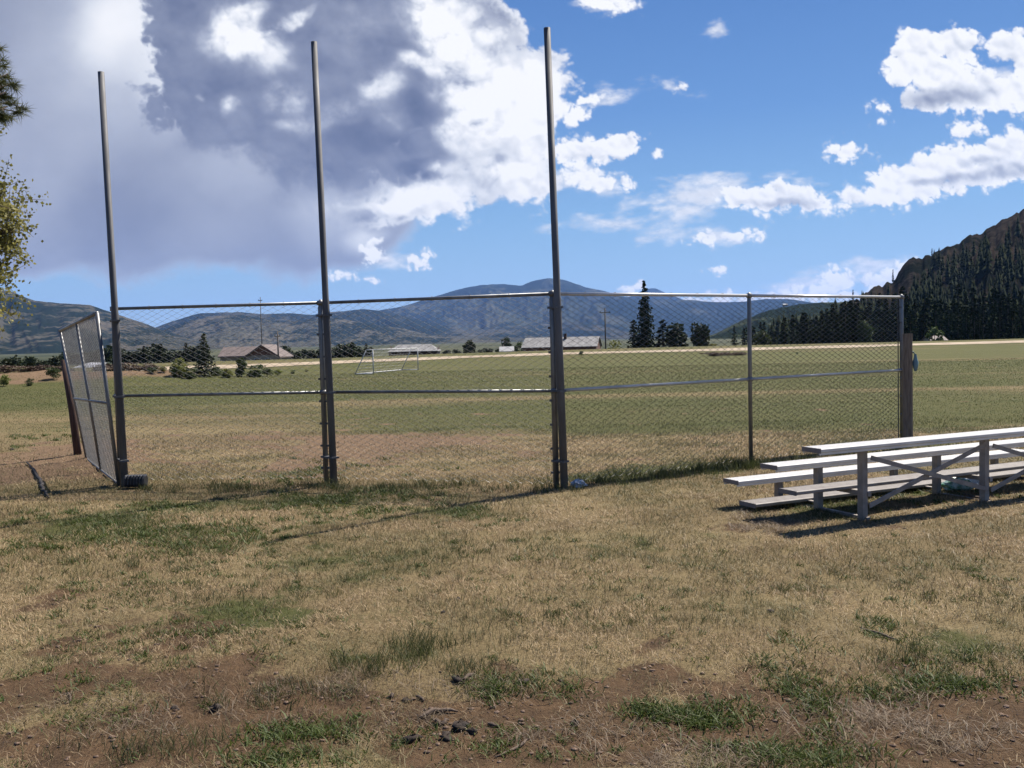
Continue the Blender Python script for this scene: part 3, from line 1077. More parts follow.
# white tarp over a low heap seen through the leaning panel
D = 72
mb = MB()
pa, pb = xcol(68, D), xcol(101, D)
zt = at(85, 362.5, D).z
cz = gzs((pa + pb) / 2, D)
nx, ny = 14, 8
vs = []
for i in range(nx + 1):
    for j in range(ny + 1):
        s_, t_ = i / nx, j / ny
        hgt = (sin(pi * min(s_ * 1.6, 1) / 2) if s_ < .62 else 1 - (s_ - .62) * .3) * (sin(pi * t_) ** .6)
        hgt *= .92 + .16 * random.random()
        vs.append((pa + (pb - pa) * s_, D + 2.0 * t_, cz - .02 + (zt - cz) * hgt))
mb.add(vs, [(i * (ny + 1) + j, (i + 1) * (ny + 1) + j, (i + 1) * (ny + 1) + j + 1, i * (ny + 1) + j + 1) for i in range(nx) for j in range(ny)])
tag(mb.build('tarp', M['tarp'], None, True, origin=(pa, D, cz)), 'white tarp over a low heap seen through the leaning fence panel', 'tarp')

# ------------------------------------------------------------------ utility poles
for (px, pyt, D, lab, arm) in ((262, 297, 230, 'tallest thin wooden utility pole rising above the reddish house', 0), (278, 331, 160, 'shorter wooden utility pole just right of the reddish house', 0), (605.5, 308, 185, 'wooden utility pole with a crossarm at the right end of the long barn', 1)):
    x = xcol(px, D)
    zt = at(px, pyt, D).z
    zb = gzs(x, D)
    rt = empty('utility_pole', (x, D, zb), lab, 'utility pole', 'utility poles beyond the road')
    mb = MB()
    mb.tube([(0, 0, -.3), (0, 0, zt - zb)], [.17, .11] if px != 262 else [.14, .08], 8)
    mb.build('pole', M['pole_wood'], rt, True)
    mb = MB()
    wd = 1.1 if arm else .5
    mb.box((0, -.15, zt - zb - .9), wd * 2, .12, .14)
    mb.build('crossarm', M['pole_wood'], rt)
    for s_ in (-.85, 0, .85):
        mb = MB()
        mb.tube([(s_ * wd, -.15, zt - zb - .83), (s_ * wd, -.15, zt - zb - .6)], [.07, .05], 6)
        mb.build('insulator', M['glass_dark'], rt)


# ------------------------------------------------------------------ trees
def tri_cloud(P, size, flat=0.0, seed=0, asp=1.0, droop=None):
    "one small random quad-ish leaf per point"
    r_ = np.random.default_rng(seed)
    n = len(P)
    a = r_.normal(size=(n, 3))
    a[:, 2] *= (1 - flat)
    a /= np.linalg.norm(a, axis=1)[:, None] + 1e-9
    if droop is not None:
        a = a * .5 + droop
        a /= np.linalg.norm(a, axis=1)[:, None] + 1e-9
    b_ = np.cross(a, r_.normal(size=(n, 3)))
    b_ /= np.linalg.norm(b_, axis=1)[:, None] + 1e-9
    s = size * r_.uniform(.6, 1.4, n)
    s = s[:, None]
    V = np.stack([P - a * s * .5, P + b_ * s * .3 * asp, P + a * s * .5, P - b_ * s * .3 * asp], 1).reshape(-1, 3)
    F = np.arange(n * 4).reshape(-1, 4)
    return V, F


def conifer_crown(h, rad, seed, n_wh=22, leaf=.3, per=14, start=.08, ragged=.35):
    r_ = np.random.default_rng(seed)
    P = []
    Dp = []
    for i in range(n_wh):
        t = start + (1 - start) * (i / n_wh) ** .95
        L = rad * (1 - t) ** .8 + .04 * h * .25
        nb_ = max(5, int(9 * (1 - t * .5)))
        for k in range(nb_):
            az = 2 * pi * (k + r_.random()) / nb_ + i * 2.4
            l = L * r_.uniform(1 - ragged, 1.1)
            z = h * t + r_.normal() * h * .012
            m_ = max(4, int(per * (l / rad)))
            s = r_.random(m_) ** .7
            x = np.cos(az) * l * s
            y = np.sin(az) * l * s
            zz = z - s * s * l * .28 + r_.normal(size=m_) * h * .008
            sp = l * .16
            P.append(np.stack([x + r_.normal(size=m_) * sp * .7, y + r_.normal(size=m_) * sp * .7, zz], 1))
            Dp.append(np.tile([cos(az), sin(az), -.35], (m_, 1)))
    return np.concatenate(P), np.concatenate(Dp)


def make_tree_mesh(kind, h, rad, seed, leaf, dens=1.0, low=.32):
    "returns crown mesh, trunk mesh"
    r_ = np.random.default_rng(seed)
    if kind == 'conifer':
        P, Dp = conifer_crown(h, rad, seed, int(24 * max(.7, dens)), leaf, int(16 * dens))
        V, F = tri_cloud(P, leaf, .4, seed, 1.3, Dp * .8)
        crown = fast_mesh('crown', V, F4=F)
        mb = MB()
        mb.tube([(0, 0, -.3), (0, 0, h * .5), (0, 0, h * .97)], [h * .016, h * .01, .01], 7)
    else:
        n = int(1500 * dens)
        cl = []
        nc = 13
        for i in range(nc):
            a = r_.random() * 2 * pi
            q = r_.random() ** .5
            zc = r_.uniform(low, .86)
            wd = (1 - abs(zc - .5) * 1.2)
            cl.append((cos(a) * q * rad * .62 * wd, sin(a) * q * rad * .62 * wd, h * zc, rad * r_.uniform(.28, .48)))
        P = []
        for (x, y, z, r) in cl:
            d = r_.normal(size=(n // nc, 3))
            d /= np.linalg.norm(d, axis=1)[:, None]
            q = r * r_.random(n // nc) ** .38
            P.append(np.stack([x + d[:, 0] * q, y + d[:, 1] * q, np.maximum(z + d[:, 2] * q * .8 * h / (2.2 * rad) * 1.2, .03 * h)], 1))
        V, F = tri_cloud(np.concatenate(P), leaf, 0, seed, 1.6)
        crown = fast_mesh('crown', V, F4=F)
        mb = MB()
        mb.tube([(0, 0, -.2), (.02 * h, 0, h * .3), (0, .02 * h, h * .6)], [h * .028, h * .02, .008 * h], 7)
        for (x, y, z, r) in cl[:8]:
            mb.tube([(.015 * h, 0, h * .25), (x * .5, y * .5, (z + h * .25) / 2), (x, y, z)], [h * .012, h * .008, h * .003], 5)
    me = bpy.data.meshes.new('trunk')
    me.from_pydata(mb.v, [], mb.f)
    me.update()
    me.polygons.foreach_set('use_smooth', [True] * len(me.polygons))
    return crown, me


PROTO = {}


def proto(key, kind, h, rad, seed, leaf, dens, lm):
    if key not in PROTO:
        c_, t_ = make_tree_mesh(kind, h, rad, seed, leaf, dens, .32 if key[:4] == 'dark' else .12)
        c_.materials.append(M[lm])
        t_.materials.append(M['bark'])
        PROTO[key] = (c_, t_, h)
    return PROTO[key]


for k in range(4):
    proto('con%d' % k, 'conifer', 10, [2.0, 1.6, 2.3, 1.8][k], 100 + k, .55, .6, 'needles')
proto('spruce', 'conifer', 12, 2.6, 120, .42, 1.5, 'needles')
proto('fir', 'conifer', 4, 1.35, 121, .2, 1.1, 'leaves_dark')
for k in range(3):
    proto('dark%d' % k, 'broad', 6, 2.6, 130 + k, .5, .7, 'leaves_dark')
    proto('mid%d' % k, 'broad', 5, 2.3, 140 + k, .42, .8, 'leaves_mid')
    proto('bush%d' % k, 'broad', 2, 1.5, 150 + k, .16, .8, 'leaves_mid')
    proto('bright%d' % k, 'broad', 3, 1.9, 160 + k, .26, .8, 'leaves_bright')
    proto('brush%d' % k, 'broad', 1.2, 1.6, 170 + k, .14, 1.0, 'leaves_brown')


def tree(name, key, x, y, z, h, label, cat, group=None, wide=1.0):
    c_, t_, h0 = PROTO[key]
    rt = empty(name, (x, y, z), label, cat, group, rz=random.random() * 6.28)
    s = h / h0
    rt.scale = (s * wide, s * wide, s)
    for nm, me_ in (('crown', c_), ('trunk', t_)):
        o = bpy.data.objects.new(nm, me_)
        COL.objects.link(o)
        o.parent = rt
    return rt


def tree_px(name, key, px, pyt, D, label, cat, group=None, wide=1.0, zb=None):
    x = xcol(px, D)
    zb = gzs(x, D) if zb is None else zb
    h = at(px, pyt, D).z - zb
    return tree(name, key, x, D, zb, h, label, cat, group, wide)


tree_px('spruce_tree', 'spruce', 645, 281, 150, 'tall pointed dark spruce rising above the fence right of the barn', 'tree', wide=.8)
tree_px('conifer_tree', 'con0', 663, 319, 152, 'dark conifer leaning close against the right side of the tall spruce', 'tree', wide=2.0)
tree_px('conifer_tree', 'dark0', 675, 322, 156, 'rounded dark tree at the right edge of the tall spruce clump', 'tree', wide=1.15)
tree_px('conifer_tree', 'con1', 634, 318, 154, 'short dark conifer at the left foot of the tall spruce', 'tree', wide=1.7)
tree_px('broad_tree', 'dark1', 700, 321, 150, 'compact dark oval tree standing alone between the tall spruce and the right woods', 'tree', wide=.82)
tree_px('broad_tree', 'dark2', 470, 341, 150, 'small dark round tree alone on the field edge between the house and the barn', 'tree', wide=.9)
tree_px('broad_tree', 'dark0', 506, 337, 185, 'dark tree rising behind the tiny white-roofed shed', 'tree', wide=.9)
tree_px('shrub', 'mid1', 519, 341, 178, 'light green bush between the tiny shed and the long barn', 'shrub', wide=1.0)
tree_px('shrub', 'bright0', 616, 339, 160, 'yellow-green bush at the right gable of the long barn', 'shrub', wide=1.1)
tree_px('shrub', 'bright1', 711, 343, 140, 'small pale yellow-green bush at the foot of the compact dark oval tree', 'shrub', wide=1.3)
tree_px('broad_tree', 'mid0', 764, 327, 150, 'light green round tree before the dark woods just right of the thin fence post', 'tree', wide=.9)
tree_px('broad_tree', 'mid2', 863, 320, 160, 'soft green tree among dark conifers left of the upright timber post', 'tree', wide=.9)
tree_px('broad_tree', 'mid1', 846, 325, 160, 'pale green tree next to the soft green one among dark conifers', 'tree', wide=.9)
tree_px('broad_tree', 'mid1', 935, 326, 172, 'light green tree beside the small pale-roofed shed at right', 'tree', wide=1.0)
tree_px('shrub', 'bush0', 581, 351, 93, 'small dark green bush on the road edge in front of the barn', 'shrub', wide=.9)
tree_px('shrub', 'bush1', 797, 352, 88, 'low green bush on the brown bank right of the thin fence post', 'shrub', wide=1.3)
tree_px('conifer_tree', 'fir', 204, 333, 53, 'lone ragged young conifer on the left field edge in front of the reddish house', 'tree', wide=1.05)
tree_px('shrub', 'bright2', 178, 357, 52, 'bright yellow-green bush left of the lone young conifer', 'shrub', wide=1.15)
tree_px('shrub', 'mid2', 240, 357, 55, 'green bush in front of the reddish house wall', 'shrub', wide=1.0)
tree_px('shrub', 'bush2', 254, 364, 56, 'low green bush at the right of the one before the reddish house', 'shrub', wide=1.6)
tree_px('shrub', 'bush0', 52, 367, 50, 'dark green bush on the earth berm left of the leaning timber post', 'shrub', wide=1.0)
tree_px('shrub', 'bright1', 2, 374, 48, 'yellow-green bush at the left edge of the picture on the field side', 'shrub', wide=.9)
tree_px('shrub', 'bush1', 29, 378, 48, 'small green bush lower on the berm near the left edge', 'shrub', wide=1.0)
for i, (px, pt, D) in enumerate(((152, 367, 52), (163, 366, 52.5), (190, 367, 51.5), (197, 366, 55), (216, 366, 54), (226, 368, 53), (266, 368, 57), (277, 369, 59), (292, 370, 62), (306, 369, 66))):
    tree_px('shrub', 'bright%d' % (i % 3) if i % 2 else 'bush%d' % (i % 3), px, pt, D, 'low scrubby bush in the uneven row behind the left half of the backstop', 'shrub', 'low scrub behind the backstop', wide=1.4)
for i, px in enumerate((5, 12, 19, 27, 34, 42, 58, 66, 104, 111, 118, 126, 134, 142, 150)):
    D = 52.5 + (i * 5 % 3) * .5
    tree_px('dead_brush', 'brush%d' % (i % 3), px, 353.0 - (px * .0236) + 12.5 + (i * 7 % 5), D, 'reddish brown heap of dead brush on the earth berm at left', 'brush heap', 'dead brush heaps on the berm', wide=1.6)
for i, (px, D) in enumerate(((712, 86), (727, 87), (741, 87))):
    tree_px('dead_brush', 'brush%d' % (i % 3), px, 350.5 + 353.5 * 0 + (341 - (px - 512) * .0236 - 336) * 1.0 + 1.5, D, 'brown brush clump on the dirt bank in front of the road', 'brush heap', 'brown brush clumps on the road bank', wide=2.6)
# dark tree line on the left
rr_ = random.Random(3)
px = -40
k = 0
while px < 520:
    if 212 < px < 282 and True:
        px = 283
    if 372 < px < 445:
        px = 446
    hy = 341 - (px - 512) * .0236
    if px < 62:
        top, D = hy + rr_.uniform(2, 8), 135
    elif px < 210:
        top, D = hy + rr_.uniform(-5, 3), 190
    elif px < 372:
        top, D = hy + rr_.uniform(0, 6), 190
        if 340 < px < 372:
            top -= 3
    else:
        top, D = hy + rr_.uniform(6, 9), 200
    tree_px('broad_tree', 'dark%d' % (k % 3), px, top, D + rr_.uniform(-8, 8), 'dark rounded tree in the low tree line beyond the left half of the field', 'tree', 'dark tree line at left', wide=rr_.uniform(1.3, 1.8))
    px += rr_.uniform(6, 11)
    k += 1
for i, (px, top) in enumerate(((186, 342), (352, 341), (366, 343), (16, 354), (33, 356), (144, 345), (161, 343))):
    tree_px('conifer_tree', 'con%d' % (i % 4), px, top, 180, 'taller conifer poking out of the dark tree line beyond the left half of the field', 'tree', 'conifers in the left tree line', wide=1.6)

# conifers at the foot of the rocky hill: individual trees
GRP = 'conifers at the foot of the right hills'
LAB = 'dark conifer standing in the dense row at the foot of the right hills'
k = 0
for (x0_, x1_, D, tops, step) in ((735, 870, 170, [(735, 323), (770, 325), (800, 318), (825, 306), (860, 304), (880, 300)], 5.5),
                                 (820, 1060, 215, [(820, 312), (850, 306), (880, 312), (900, 300), (940, 303), (980, 300), (1060, 300)], 6.5),
                                 (870, 1070, 250, [(870, 300), (900, 292), (930, 298), (960, 288), (1000, 290), (1070, 280)], 7.0),
                                 (850, 1070, 180, [(850, 318), (900, 316), (960, 312), (1020, 310), (1070, 305)], 9.0)):
    px = x0_
    while px < x1_:
        if D == 180 and 922 < px < 952:
            px += 10
            continue
        top = np.interp(px, [a for a, _ in tops], [b_ for _, b_ in tops]) + rr_.uniform(-7, 9)
        tree_px('conifer_tree', 'con%d' % (k % 4), px + rr_.uniform(-2, 2), top, D + rr_.uniform(-12, 12), LAB, 'tree', GRP, wide=rr_.uniform(.85, 1.25))
        px += step * rr_.uniform(.6, 1.4)
        k += 1

# the trees on the hillsides: one mass


def low_conifer(h, r, seed):
    r_ = np.random.default_rng(seed)
    V = []
    F = []
    for i in range(6):
        t0_, t1_ = i / 6 * .85, min(1, i / 6 * .85 + .3)
        rad = r * (1 - t0_) * r_.uniform(.8, 1.15)
        n = 6
        o = len(V)
        for k in range(n):
            a = 2 * pi * k / n + i
            rk = rad * (1 if k % 2 else .55) * r_.uniform(.7, 1.2)
            V.append((cos(a) * rk, sin(a) * rk, h * (t0_ + .03 + r_.uniform(-.03, .03))))
        V.append((r_.normal() * .03 * r, r_.normal() * .03 * r, h * t1_))
        for k in range(n):
            F.append((o + k, o + (k + 1) % n, o + n))
    return np.array(V), np.array(F)


lows = [low_conifer(1, .2, s) for s in range(5)]
VV, FF = [], []
cnt = 0
r_ = np.random.default_rng(77)
rrG, zG, azG, tG = RH['rr'], RH['z'], RH['az'], RH['t']
o = 0
tries = 0
while cnt < 1500 and tries < 30000:
    tries += 1
    i = r_.integers(len(azG))
    j = r_.integers(88)
    t = tG[j]
    dens = fbm(np.array([azG[i] * 22]), np.array([t * 5]), 3, 71)[0]
    h_ = 1
    if r_.random() > np.clip(1.45 - t * 1.85, .01, 1) * (1.0 if dens > .47 else .22):
        continue
    rr0 = rrG[i, j] + r_.normal() * 3
    z = zG[i, j]
    az = azG[i] + r_.normal() * .0008
    h = r_.uniform(7, 15) * (1 if t < .7 else .75)
    Vl, Fl = lows[cnt % 5]
    a = r_.random() * 6.28
    ca, sa = cos(a), sin(a)
    w = h * r_.uniform(.9, 1.2)
    P = np.stack([(Vl[:, 0] * ca - Vl[:, 1] * sa) * w + rr0 * sin(az), (Vl[:, 0] * sa + Vl[:, 1] * ca) * w + rr0 * cos(az), Vl[:, 2] * h + z - .8], 1)
    VV.append(P)
    FF.append(Fl + o)
    o += len(P)
    cnt += 1
me = fast_mesh('hillside_forest', np.concatenate(VV), F3=np.concatenate(FF))
tag(link('hillside_forest', me, M['needles_mass']), 'dark conifer forest scattered over the steep rocky hill on the right', 'forest', kind='stuff')
# three crest trees one can tell apart
for (px, pt, pb, lab) in ((893, 269, 280, 'small conifer standing on the upper crest of the rocky hill against the sky'), (932, 248, 258, 'tiny conifer higher up the rocky crest line'), (853, 289, 304, 'pale thin conifer at the lower left end of the rocky crest')):
    D = 735
    b_ = at(px, pb, D)
    tree('conifer_tree', 'con%d' % (px % 4), b_.x, D, b_.z - 2, at(px, pt, D).z - b_.z + 2, lab, 'tree', wide=.7)


# ------------------------------------------------------------------ the two trees whose outer twigs reach in at the left edge
def twig_tree(name, base, crown_c, crown_r, label, lm, pine, seed, nlimb=26):
    r_ = np.random.default_rng(seed)
    rt = empty(name, base, label, 'tree')
    bx = Vector(base)
    cc = Vector(crown_c) - bx
    mb = MB()
    mb.tube([(0, 0, -.2), (cc.x * .15, cc.y * .15, cc.z * .4), (cc.x * .5, cc.y * .5, cc.z * .8), (cc.x * .8, cc.y * .8, cc.z + crown_r.z * .6)], [.16, .13, .09, .03], 10)
    tips = []
    for i in range(nlimb):
        d = Vector(r_.normal(size=3)).normalized()
        tip = Vector((cc.x + d.x * crown_r.x * .95, cc.y + d.y * crown_r.y * .95, cc.z + d.z * crown_r.z * .95))
        s0 = Vector((cc.x * .5, cc.y * .5, min(cc.z + crown_r.z * .3, max(cc.z * .5, tip.z - .5))))
        mid = s0.lerp(tip, .5) + Vector((0, 0, .12 if not pine else -.05))
        mb.tube([s0, mid, tip], [.03, .017, .006], 5)
        tips.append((s0, mid, tip))
    mb.build('trunk', M['bark'], rt, True)
    if pine:
        # tufts of long needles
        V = []
        F = []
        tw = MB()
        n_ = 0
        for (s0, mid, tip) in tips:
            for q in range(13):
                f = .45 + .55 * (q + r_.random()) / 13
                p = mid.lerp(tip, (f - .45) / .55)
                side = Vector(r_.normal(size=3)) * .12
                e = p + side
                tw.tube([p, e], [.006, .004], 4, False)
                ax = (side.normalized() + (tip - mid).normalized() * .5).normalized()
                for k in range(80):
                    dd = (ax * r_.uniform(-.1, 1) + Vector(r_.normal(size=3)) * .55).normalized()
                    L = r_.uniform(.08, .14)
                    b0_ = e - ax * r_.uniform(0, .10)
                    sd = dd.cross(Vector(r_.normal(size=3))).normalized() * .0036
                    V += [b0_ - sd, b0_ + sd, b0_ + dd * L]
                    F.append((n_, n_ + 1, n_ + 2))
                    n_ += 3
        tw.build('twigs', M['bark'], rt)
        me = fast_mesh('crown', np.array([tuple(v_) for v_ in V]), F3=np.array(F))
        link('crown', me, M[lm], rt)
    else:
        P = []
        tw = MB()
        for (s0, mid, tip) in tips:
            for q in range(12):
                f = (q + r_.random()) / 12
                p = mid.lerp(tip, f)
                e = p + Vector(r_.normal(size=3)) * .22 + Vector((0, 0, .05))
                tw.tube([p, e], [.004, .002], 4, False)
                for k in range(62):
                    P.append(tuple(p.lerp(e, r_.random()) + Vector(r_.normal(size=3)) * .045))
        tw.build('twigs', M['bark'], rt)
        V, F = tri_cloud(np.array(P), .034, 0, seed, 1.8)
        link('crown', fast_mesh('crown', V, F4=F), M[lm], rt)
    return rt


D = 10.0
c_ = at(-106, 232, D)
twig_tree('birch_tree', (c_.x - .4, D + .4, 0), c_, Vector((1.2, 1.3, 1.0)), 'yellow-green leafy tree whose outer twigs reach in at the left edge', 'leaves_edge', False, 5, 130)
D = 9.0
c_ = at(-99, 82, D)
twig_tree('pine_tree', (c_.x - .5, D - .3, 0), c_, Vector((1.03, 1.0, .5)), 'pine tree whose long-needled branch tip pokes in at the upper left edge', 'needles_pine', True, 9, 105)

# ------------------------------------------------------------------ grass
m, nb, b = new_mat('grass_blades')
at_ = nb.attr('Col').outputs['Color']
nb.put(b.inputs['Base Color'], at_)
b.inputs['Roughness'].default_value = .6
b.inputs['Specular IOR Level'].default_value = .3
tr = nb.N.new('ShaderNodeBsdfTranslucent')
nb.put(tr.inputs[0], at_)
mx = nb.N.new('ShaderNodeMixShader')
mx.inputs[0].default_value = .3
nb.L.new(b.outputs[0], mx.inputs[1])
nb.L.new(tr.outputs[0], mx.inputs[2])
nb.L.new(mx.outputs[0], nb.N['Material Output'].inputs[0])
GRASS_M = m


def blades(name, X, Y, h, w, lean, col, label, curl=.5):
    n = len(X)
    Z = gz(X, Y) - .004
    az = rng.random(n) * 2 * pi
    wz = rng.random(n) * 2 * pi
    d = np.stack([np.cos(az), np.sin(az)], 1)
    s = np.stack([np.cos(wz), np.sin(wz)], 1)
    B = np.stack([X, Y, Z], 1)
    ln = lean * h
    mid = B + np.concatenate([d * (ln * (.5 - .2 * curl))[:, None], (h * .55)[:, None]], 1)
    tip = B + np.concatenate([d * ln[:, None], (h * np.sqrt(np.clip(1 - (lean * .45) ** 2, .1, 1)))[:, None]], 1)
    sw = np.concatenate([s * (w / 2)[:, None], np.zeros((n, 1))], 1)
    V = np.stack([B - sw, B + sw, mid + sw * .8, mid - sw * .8, tip], 1).reshape(-1, 3)
    i = np.arange(n) * 5
    F4 = np.stack([i, i + 1, i + 2, i + 3], 1)
    F3 = np.stack([i + 3, i + 2, i + 4], 1)
    me = fast_mesh(name, V, F3=F3, F4=F4)
    C = np.repeat(np.concatenate([col, np.ones((n, 1))], 1), 5, 0)
    set_attr(me, 'Col', C, 'FLOAT_COLOR')
    return tag(link(name, me, GRASS_M), label, 'grass', kind='stuff')


def sample(n, y0, y1, p=1.0):
    "points inside the viewed wedge, density falling with distance"
    u_ = rng.random(n)
    if p == 1.0:
        Y = y0 * (y1 / y0) ** u_
    else:
        e = 2 - p
        Y = (y0 ** e + (y1 ** e - y0 ** e) * u_) ** (1 / e)
    X = (rng.random(n) * 2 - 1) * (Y * .60 + .5)
    return X, Y


def lerp3(a, b_, t):
    return np.array(a)[None] * (1 - t[:, None]) + np.array(b_)[None] * t[:, None]


# dry thatch
X, Y = sample(560000, 3.3, 17.5, 1.35)
bare, green = masks(X, Y)
dn = fbm(X / .16, Y / .16, 3, 83)
keep = rng.random(len(X)) < (1 - bare * .85) * np.clip(.35 + (dn - .35) * 2.6, .1, 1)
X, Y, bare, green = X[keep], Y[keep], bare[keep], green[keep]
isg = rng.random(len(X)) < green * .55 + .06
t = np.clip((fbm(X / .6, Y / .6, 4, 91) - .3) * 1.6 + rng.random(len(X)) * .7 - .35, 0, 1)
col = lerp3((.47, .35, .205), (.175, .115, .062), t)
ol = np.clip((fbm(X / .9 + 3, Y / .6, 4, 101) - .39) * 3.6, 0, 1) * .8
col = col * (1 - ol[:, None]) + np.array([[.13, .122, .05]]) * ol[:, None]
rdt = np.clip((fbm(X / 1.3 + 9, Y / .8, 4, 111) - .5) * 4, 0, 1) * sstep(7, 4.5, Y + .25 * X) * .7
col = col * (1 - rdt[:, None]) + np.array([[.185, .115, .068]]) * rdt[:, None]
colg = lerp3((.045, .06, .017), (.10, .105, .036), rng.random(len(X)))
col[isg] = colg[isg]
h = rng.uniform(.018, .05, len(X)) * np.where(isg, 1.15, 1.0) * (.7 + .6 * fbm(X / .4, Y / .4, 2, 95))
w = rng.uniform(.0022, .0042, len(X)) * np.clip(Y / 6, .8, 2.6)
lean = rng.uniform(.3, 2.4, len(X))
blades('dry_grass', X, Y, h, w, lean, col, 'short dry straw-coloured turf mixed with some green over the near ground')

# sparser longer stems standing up
X, Y = sample(95000, 3.4, 20, 1.3)
bare, green = masks(X, Y)
keep = rng.random(len(X)) < (1 - bare * .8) * np.clip((fbm(X / .7, Y / .7, 3, 97) - .38) * 4, 0, 1)
X, Y, green = X[keep], Y[keep], green[keep]
isg = rng.random(len(X)) < green * .6 + .5
col = lerp3((.27, .20, .115), (.12, .085, .05), rng.random(len(X)))
colg = lerp3((.045, .058, .018), (.105, .105, .04), rng.random(len(X)))
col[isg] = colg[isg]
blades('tall_stems', X, Y, rng.uniform(.03, .085, len(X)), rng.uniform(.0018, .0034, len(X)) * np.clip(Y / 6, .9, 2.4), rng.uniform(.05, .9, len(X)), col, 'thin longer stems standing above the dry turf')

# outfield turf texture
X, Y = sample(170000, 17, 60, 1.2)
bare, green = masks(X, Y)
keep = rng.random(len(X)) < (1 - bare * .85)
X, Y, green = X[keep], Y[keep], green[keep]
isg = rng.random(len(X)) < green * .85 + .05
col = lerp3((.23, .175, .095), (.125, .092, .048), rng.random(len(X)))
colg = lerp3((.036, .055, .012), (.075, .09, .026), rng.random(len(X)))
col[isg] = colg[isg]
blades('outfield_grass', X, Y, rng.uniform(.018, .045, len(X)), rng.uniform(.008, .014, len(X)) * Y / 25, rng.uniform(.3, 1.6, len(X)), col, 'mown green and straw turf of the outfield behind the backstop')


# green weed clumps: broad low leaves
def clumps(lst, name, label, leaf_h, leaf_w, per, c1, c2, lean0, lean1):
    Xs, Ys, Hs = [], [], []
    for (px, py, rx_, ry_, n, sc) in lst:
        c = ground(px, py)
        a = ground(px, py - ry_)
        for _ in range(int(n * 1.3)):
            x = c.x + rng.normal() * rx_ * c.y / FPX * .75
            y = c.y + rng.normal() * (a.y - c.y) * .85
            k = int(per * rng.uniform(.5, 1.3))
            rad = .045 * sc * rng.uniform(.6, 1.7)
            Xs.append(x + rng.normal(size=k) * rad)
            Ys.append(y + rng.normal(size=k) * rad)
            Hs.append(leaf_h * sc * rng.uniform(.5, 1.2, k))
    X, Y, h = np.concatenate(Xs), np.concatenate(Ys), np.concatenate(Hs)
    ok = Y > 3
    X, Y, h = X[ok], Y[ok], h[ok]
    n = len(X)
    col = lerp3(c1, c2, rng.random(n))
    blades(name, X, Y, h, rng.uniform(.6, 1.3, n) * leaf_w * np.clip(Y / 8, .8, 1.6), rng.uniform(lean0, lean1, n), col, label)


weed = [(200, 640, 220, 60, 40, .7), (700, 640, 260, 60, 40, .7), (500, 560, 260, 30, 40, .7), (120, 575, 140, 30, 40, .8), (450, 740, 200, 16, 20, .7), (900, 600, 120, 40, 26, .7), (90, 520, 60, 6, 16, 1.1), (150, 540, 70, 8, 42, 1.2), (130, 525, 50, 6, 18, 1.1), (245, 532, 45, 7, 26, 1.2), (210, 547, 40, 6, 16, 1.1), (50, 546, 60, 7, 20, 1.1), (175, 505, 25, 4, 12, 1.1), (60, 512, 30, 5, 10, 1),
        (320, 500, 50, 6, 26, 1.1), (310, 468, 40, 8, 24, 1.2), (390, 512, 40, 7, 18, 1), (462, 511, 18, 3, 14, 1.0), (500, 522, 30, 4, 8, .9), (270, 565, 60, 10, 16, .9), (120, 585, 60, 10, 14, .9), (380, 490, 40, 4, 12, 1),
        (300, 505, 60, 6, 24, 1.1), (420, 497, 40, 4, 14, 1), (10, 525, 20, 5, 8, 1), (280, 640, 70, 14, 14, .8), (520, 685, 30, 7, 10, .9), (700, 715, 45, 7, 34, 1.0), (660, 705, 20, 6, 10, .9), (800, 690, 16, 20, 30, 1), (800, 655, 10, 12, 8, .9),
        (940, 683, 40, 6, 24, 1.0), (880, 690, 30, 8, 14, .9), (820, 752, 40, 8, 26, 1.0), (740, 752, 40, 8, 16, 1), (285, 732, 30, 8, 16, 1), (330, 728, 18, 6, 8, 1), (60, 720, 60, 16, 12, .8), (280, 760, 60, 6, 16, 1), (565, 692, 8, 4, 5, 1),
        (500, 686, 16, 5, 10, 1.1), (410, 735, 12, 6, 5, .9), (495, 745, 20, 8, 5, .8), (880, 625, 10, 4, 8, .9), (950, 560, 60, 12, 10, .8), (960, 660, 60, 12, 20, .8), (40, 440, 40, 6, 14, 1.3), (60, 435, 30, 4, 8, 1.2),
        (500, 550, 120, 14, 14, .8), (640, 600, 150, 20, 18, .7), (180, 640, 120, 20, 26, .8), (60, 660, 60, 20, 14, .8), (440, 470, 30, 3, 4, 1), (900, 495, 90, 8, 30, .9), (990, 470, 30, 4, 10, 1)]
clumps(weed, 'low_weeds', 'dark green low weed rosettes dotted over the dry turf', .05, .0085, 30, (.032, .050, .008), (.088, .115, .022), .5, 1.8)
tall = [(340, 668, 8, 4, 5, .9), (372, 671, 8, 4, 6, 1.0), (400, 660, 26, 9, 10, 1.0), (425, 650, 26, 9, 7, 1.0), (445, 645, 30, 6, 8, .8), (325, 485, 12, 3, 12, 1.3), (555, 489, 16, 3, 12, 1.3), (600, 483, 26, 3, 16, 1.3), (640, 477, 30, 3, 17, 1.4), (680, 474, 30, 3, 15, 1.2), (720, 470, 26, 3, 17, 1.4), (750, 467, 12, 3, 14, 1.7), (780, 464, 26, 3, 10, 1.3),
        (480, 490, 60, 2, 16, 1.0), (400, 488, 60, 2, 20, 1.1), (250, 487, 50, 3, 20, 1.1), (190, 489, 30, 3, 10, 1), (470, 672, 14, 4, 8, .9), (250, 700, 60, 10, 14, .8), (930, 660, 50, 10, 18, .8), (600, 625, 100, 12, 26, .7), (760, 590, 120, 16, 22, .7), (850, 460, 60, 3, 16, 1.2),
        (240, 600, 90, 14, 24, .7), (120, 560, 70, 10, 20, .8), (430, 570, 120, 14, 24, .6), (990, 600, 50, 12, 14, .7), (150, 755, 50, 8, 10, 1.0)]
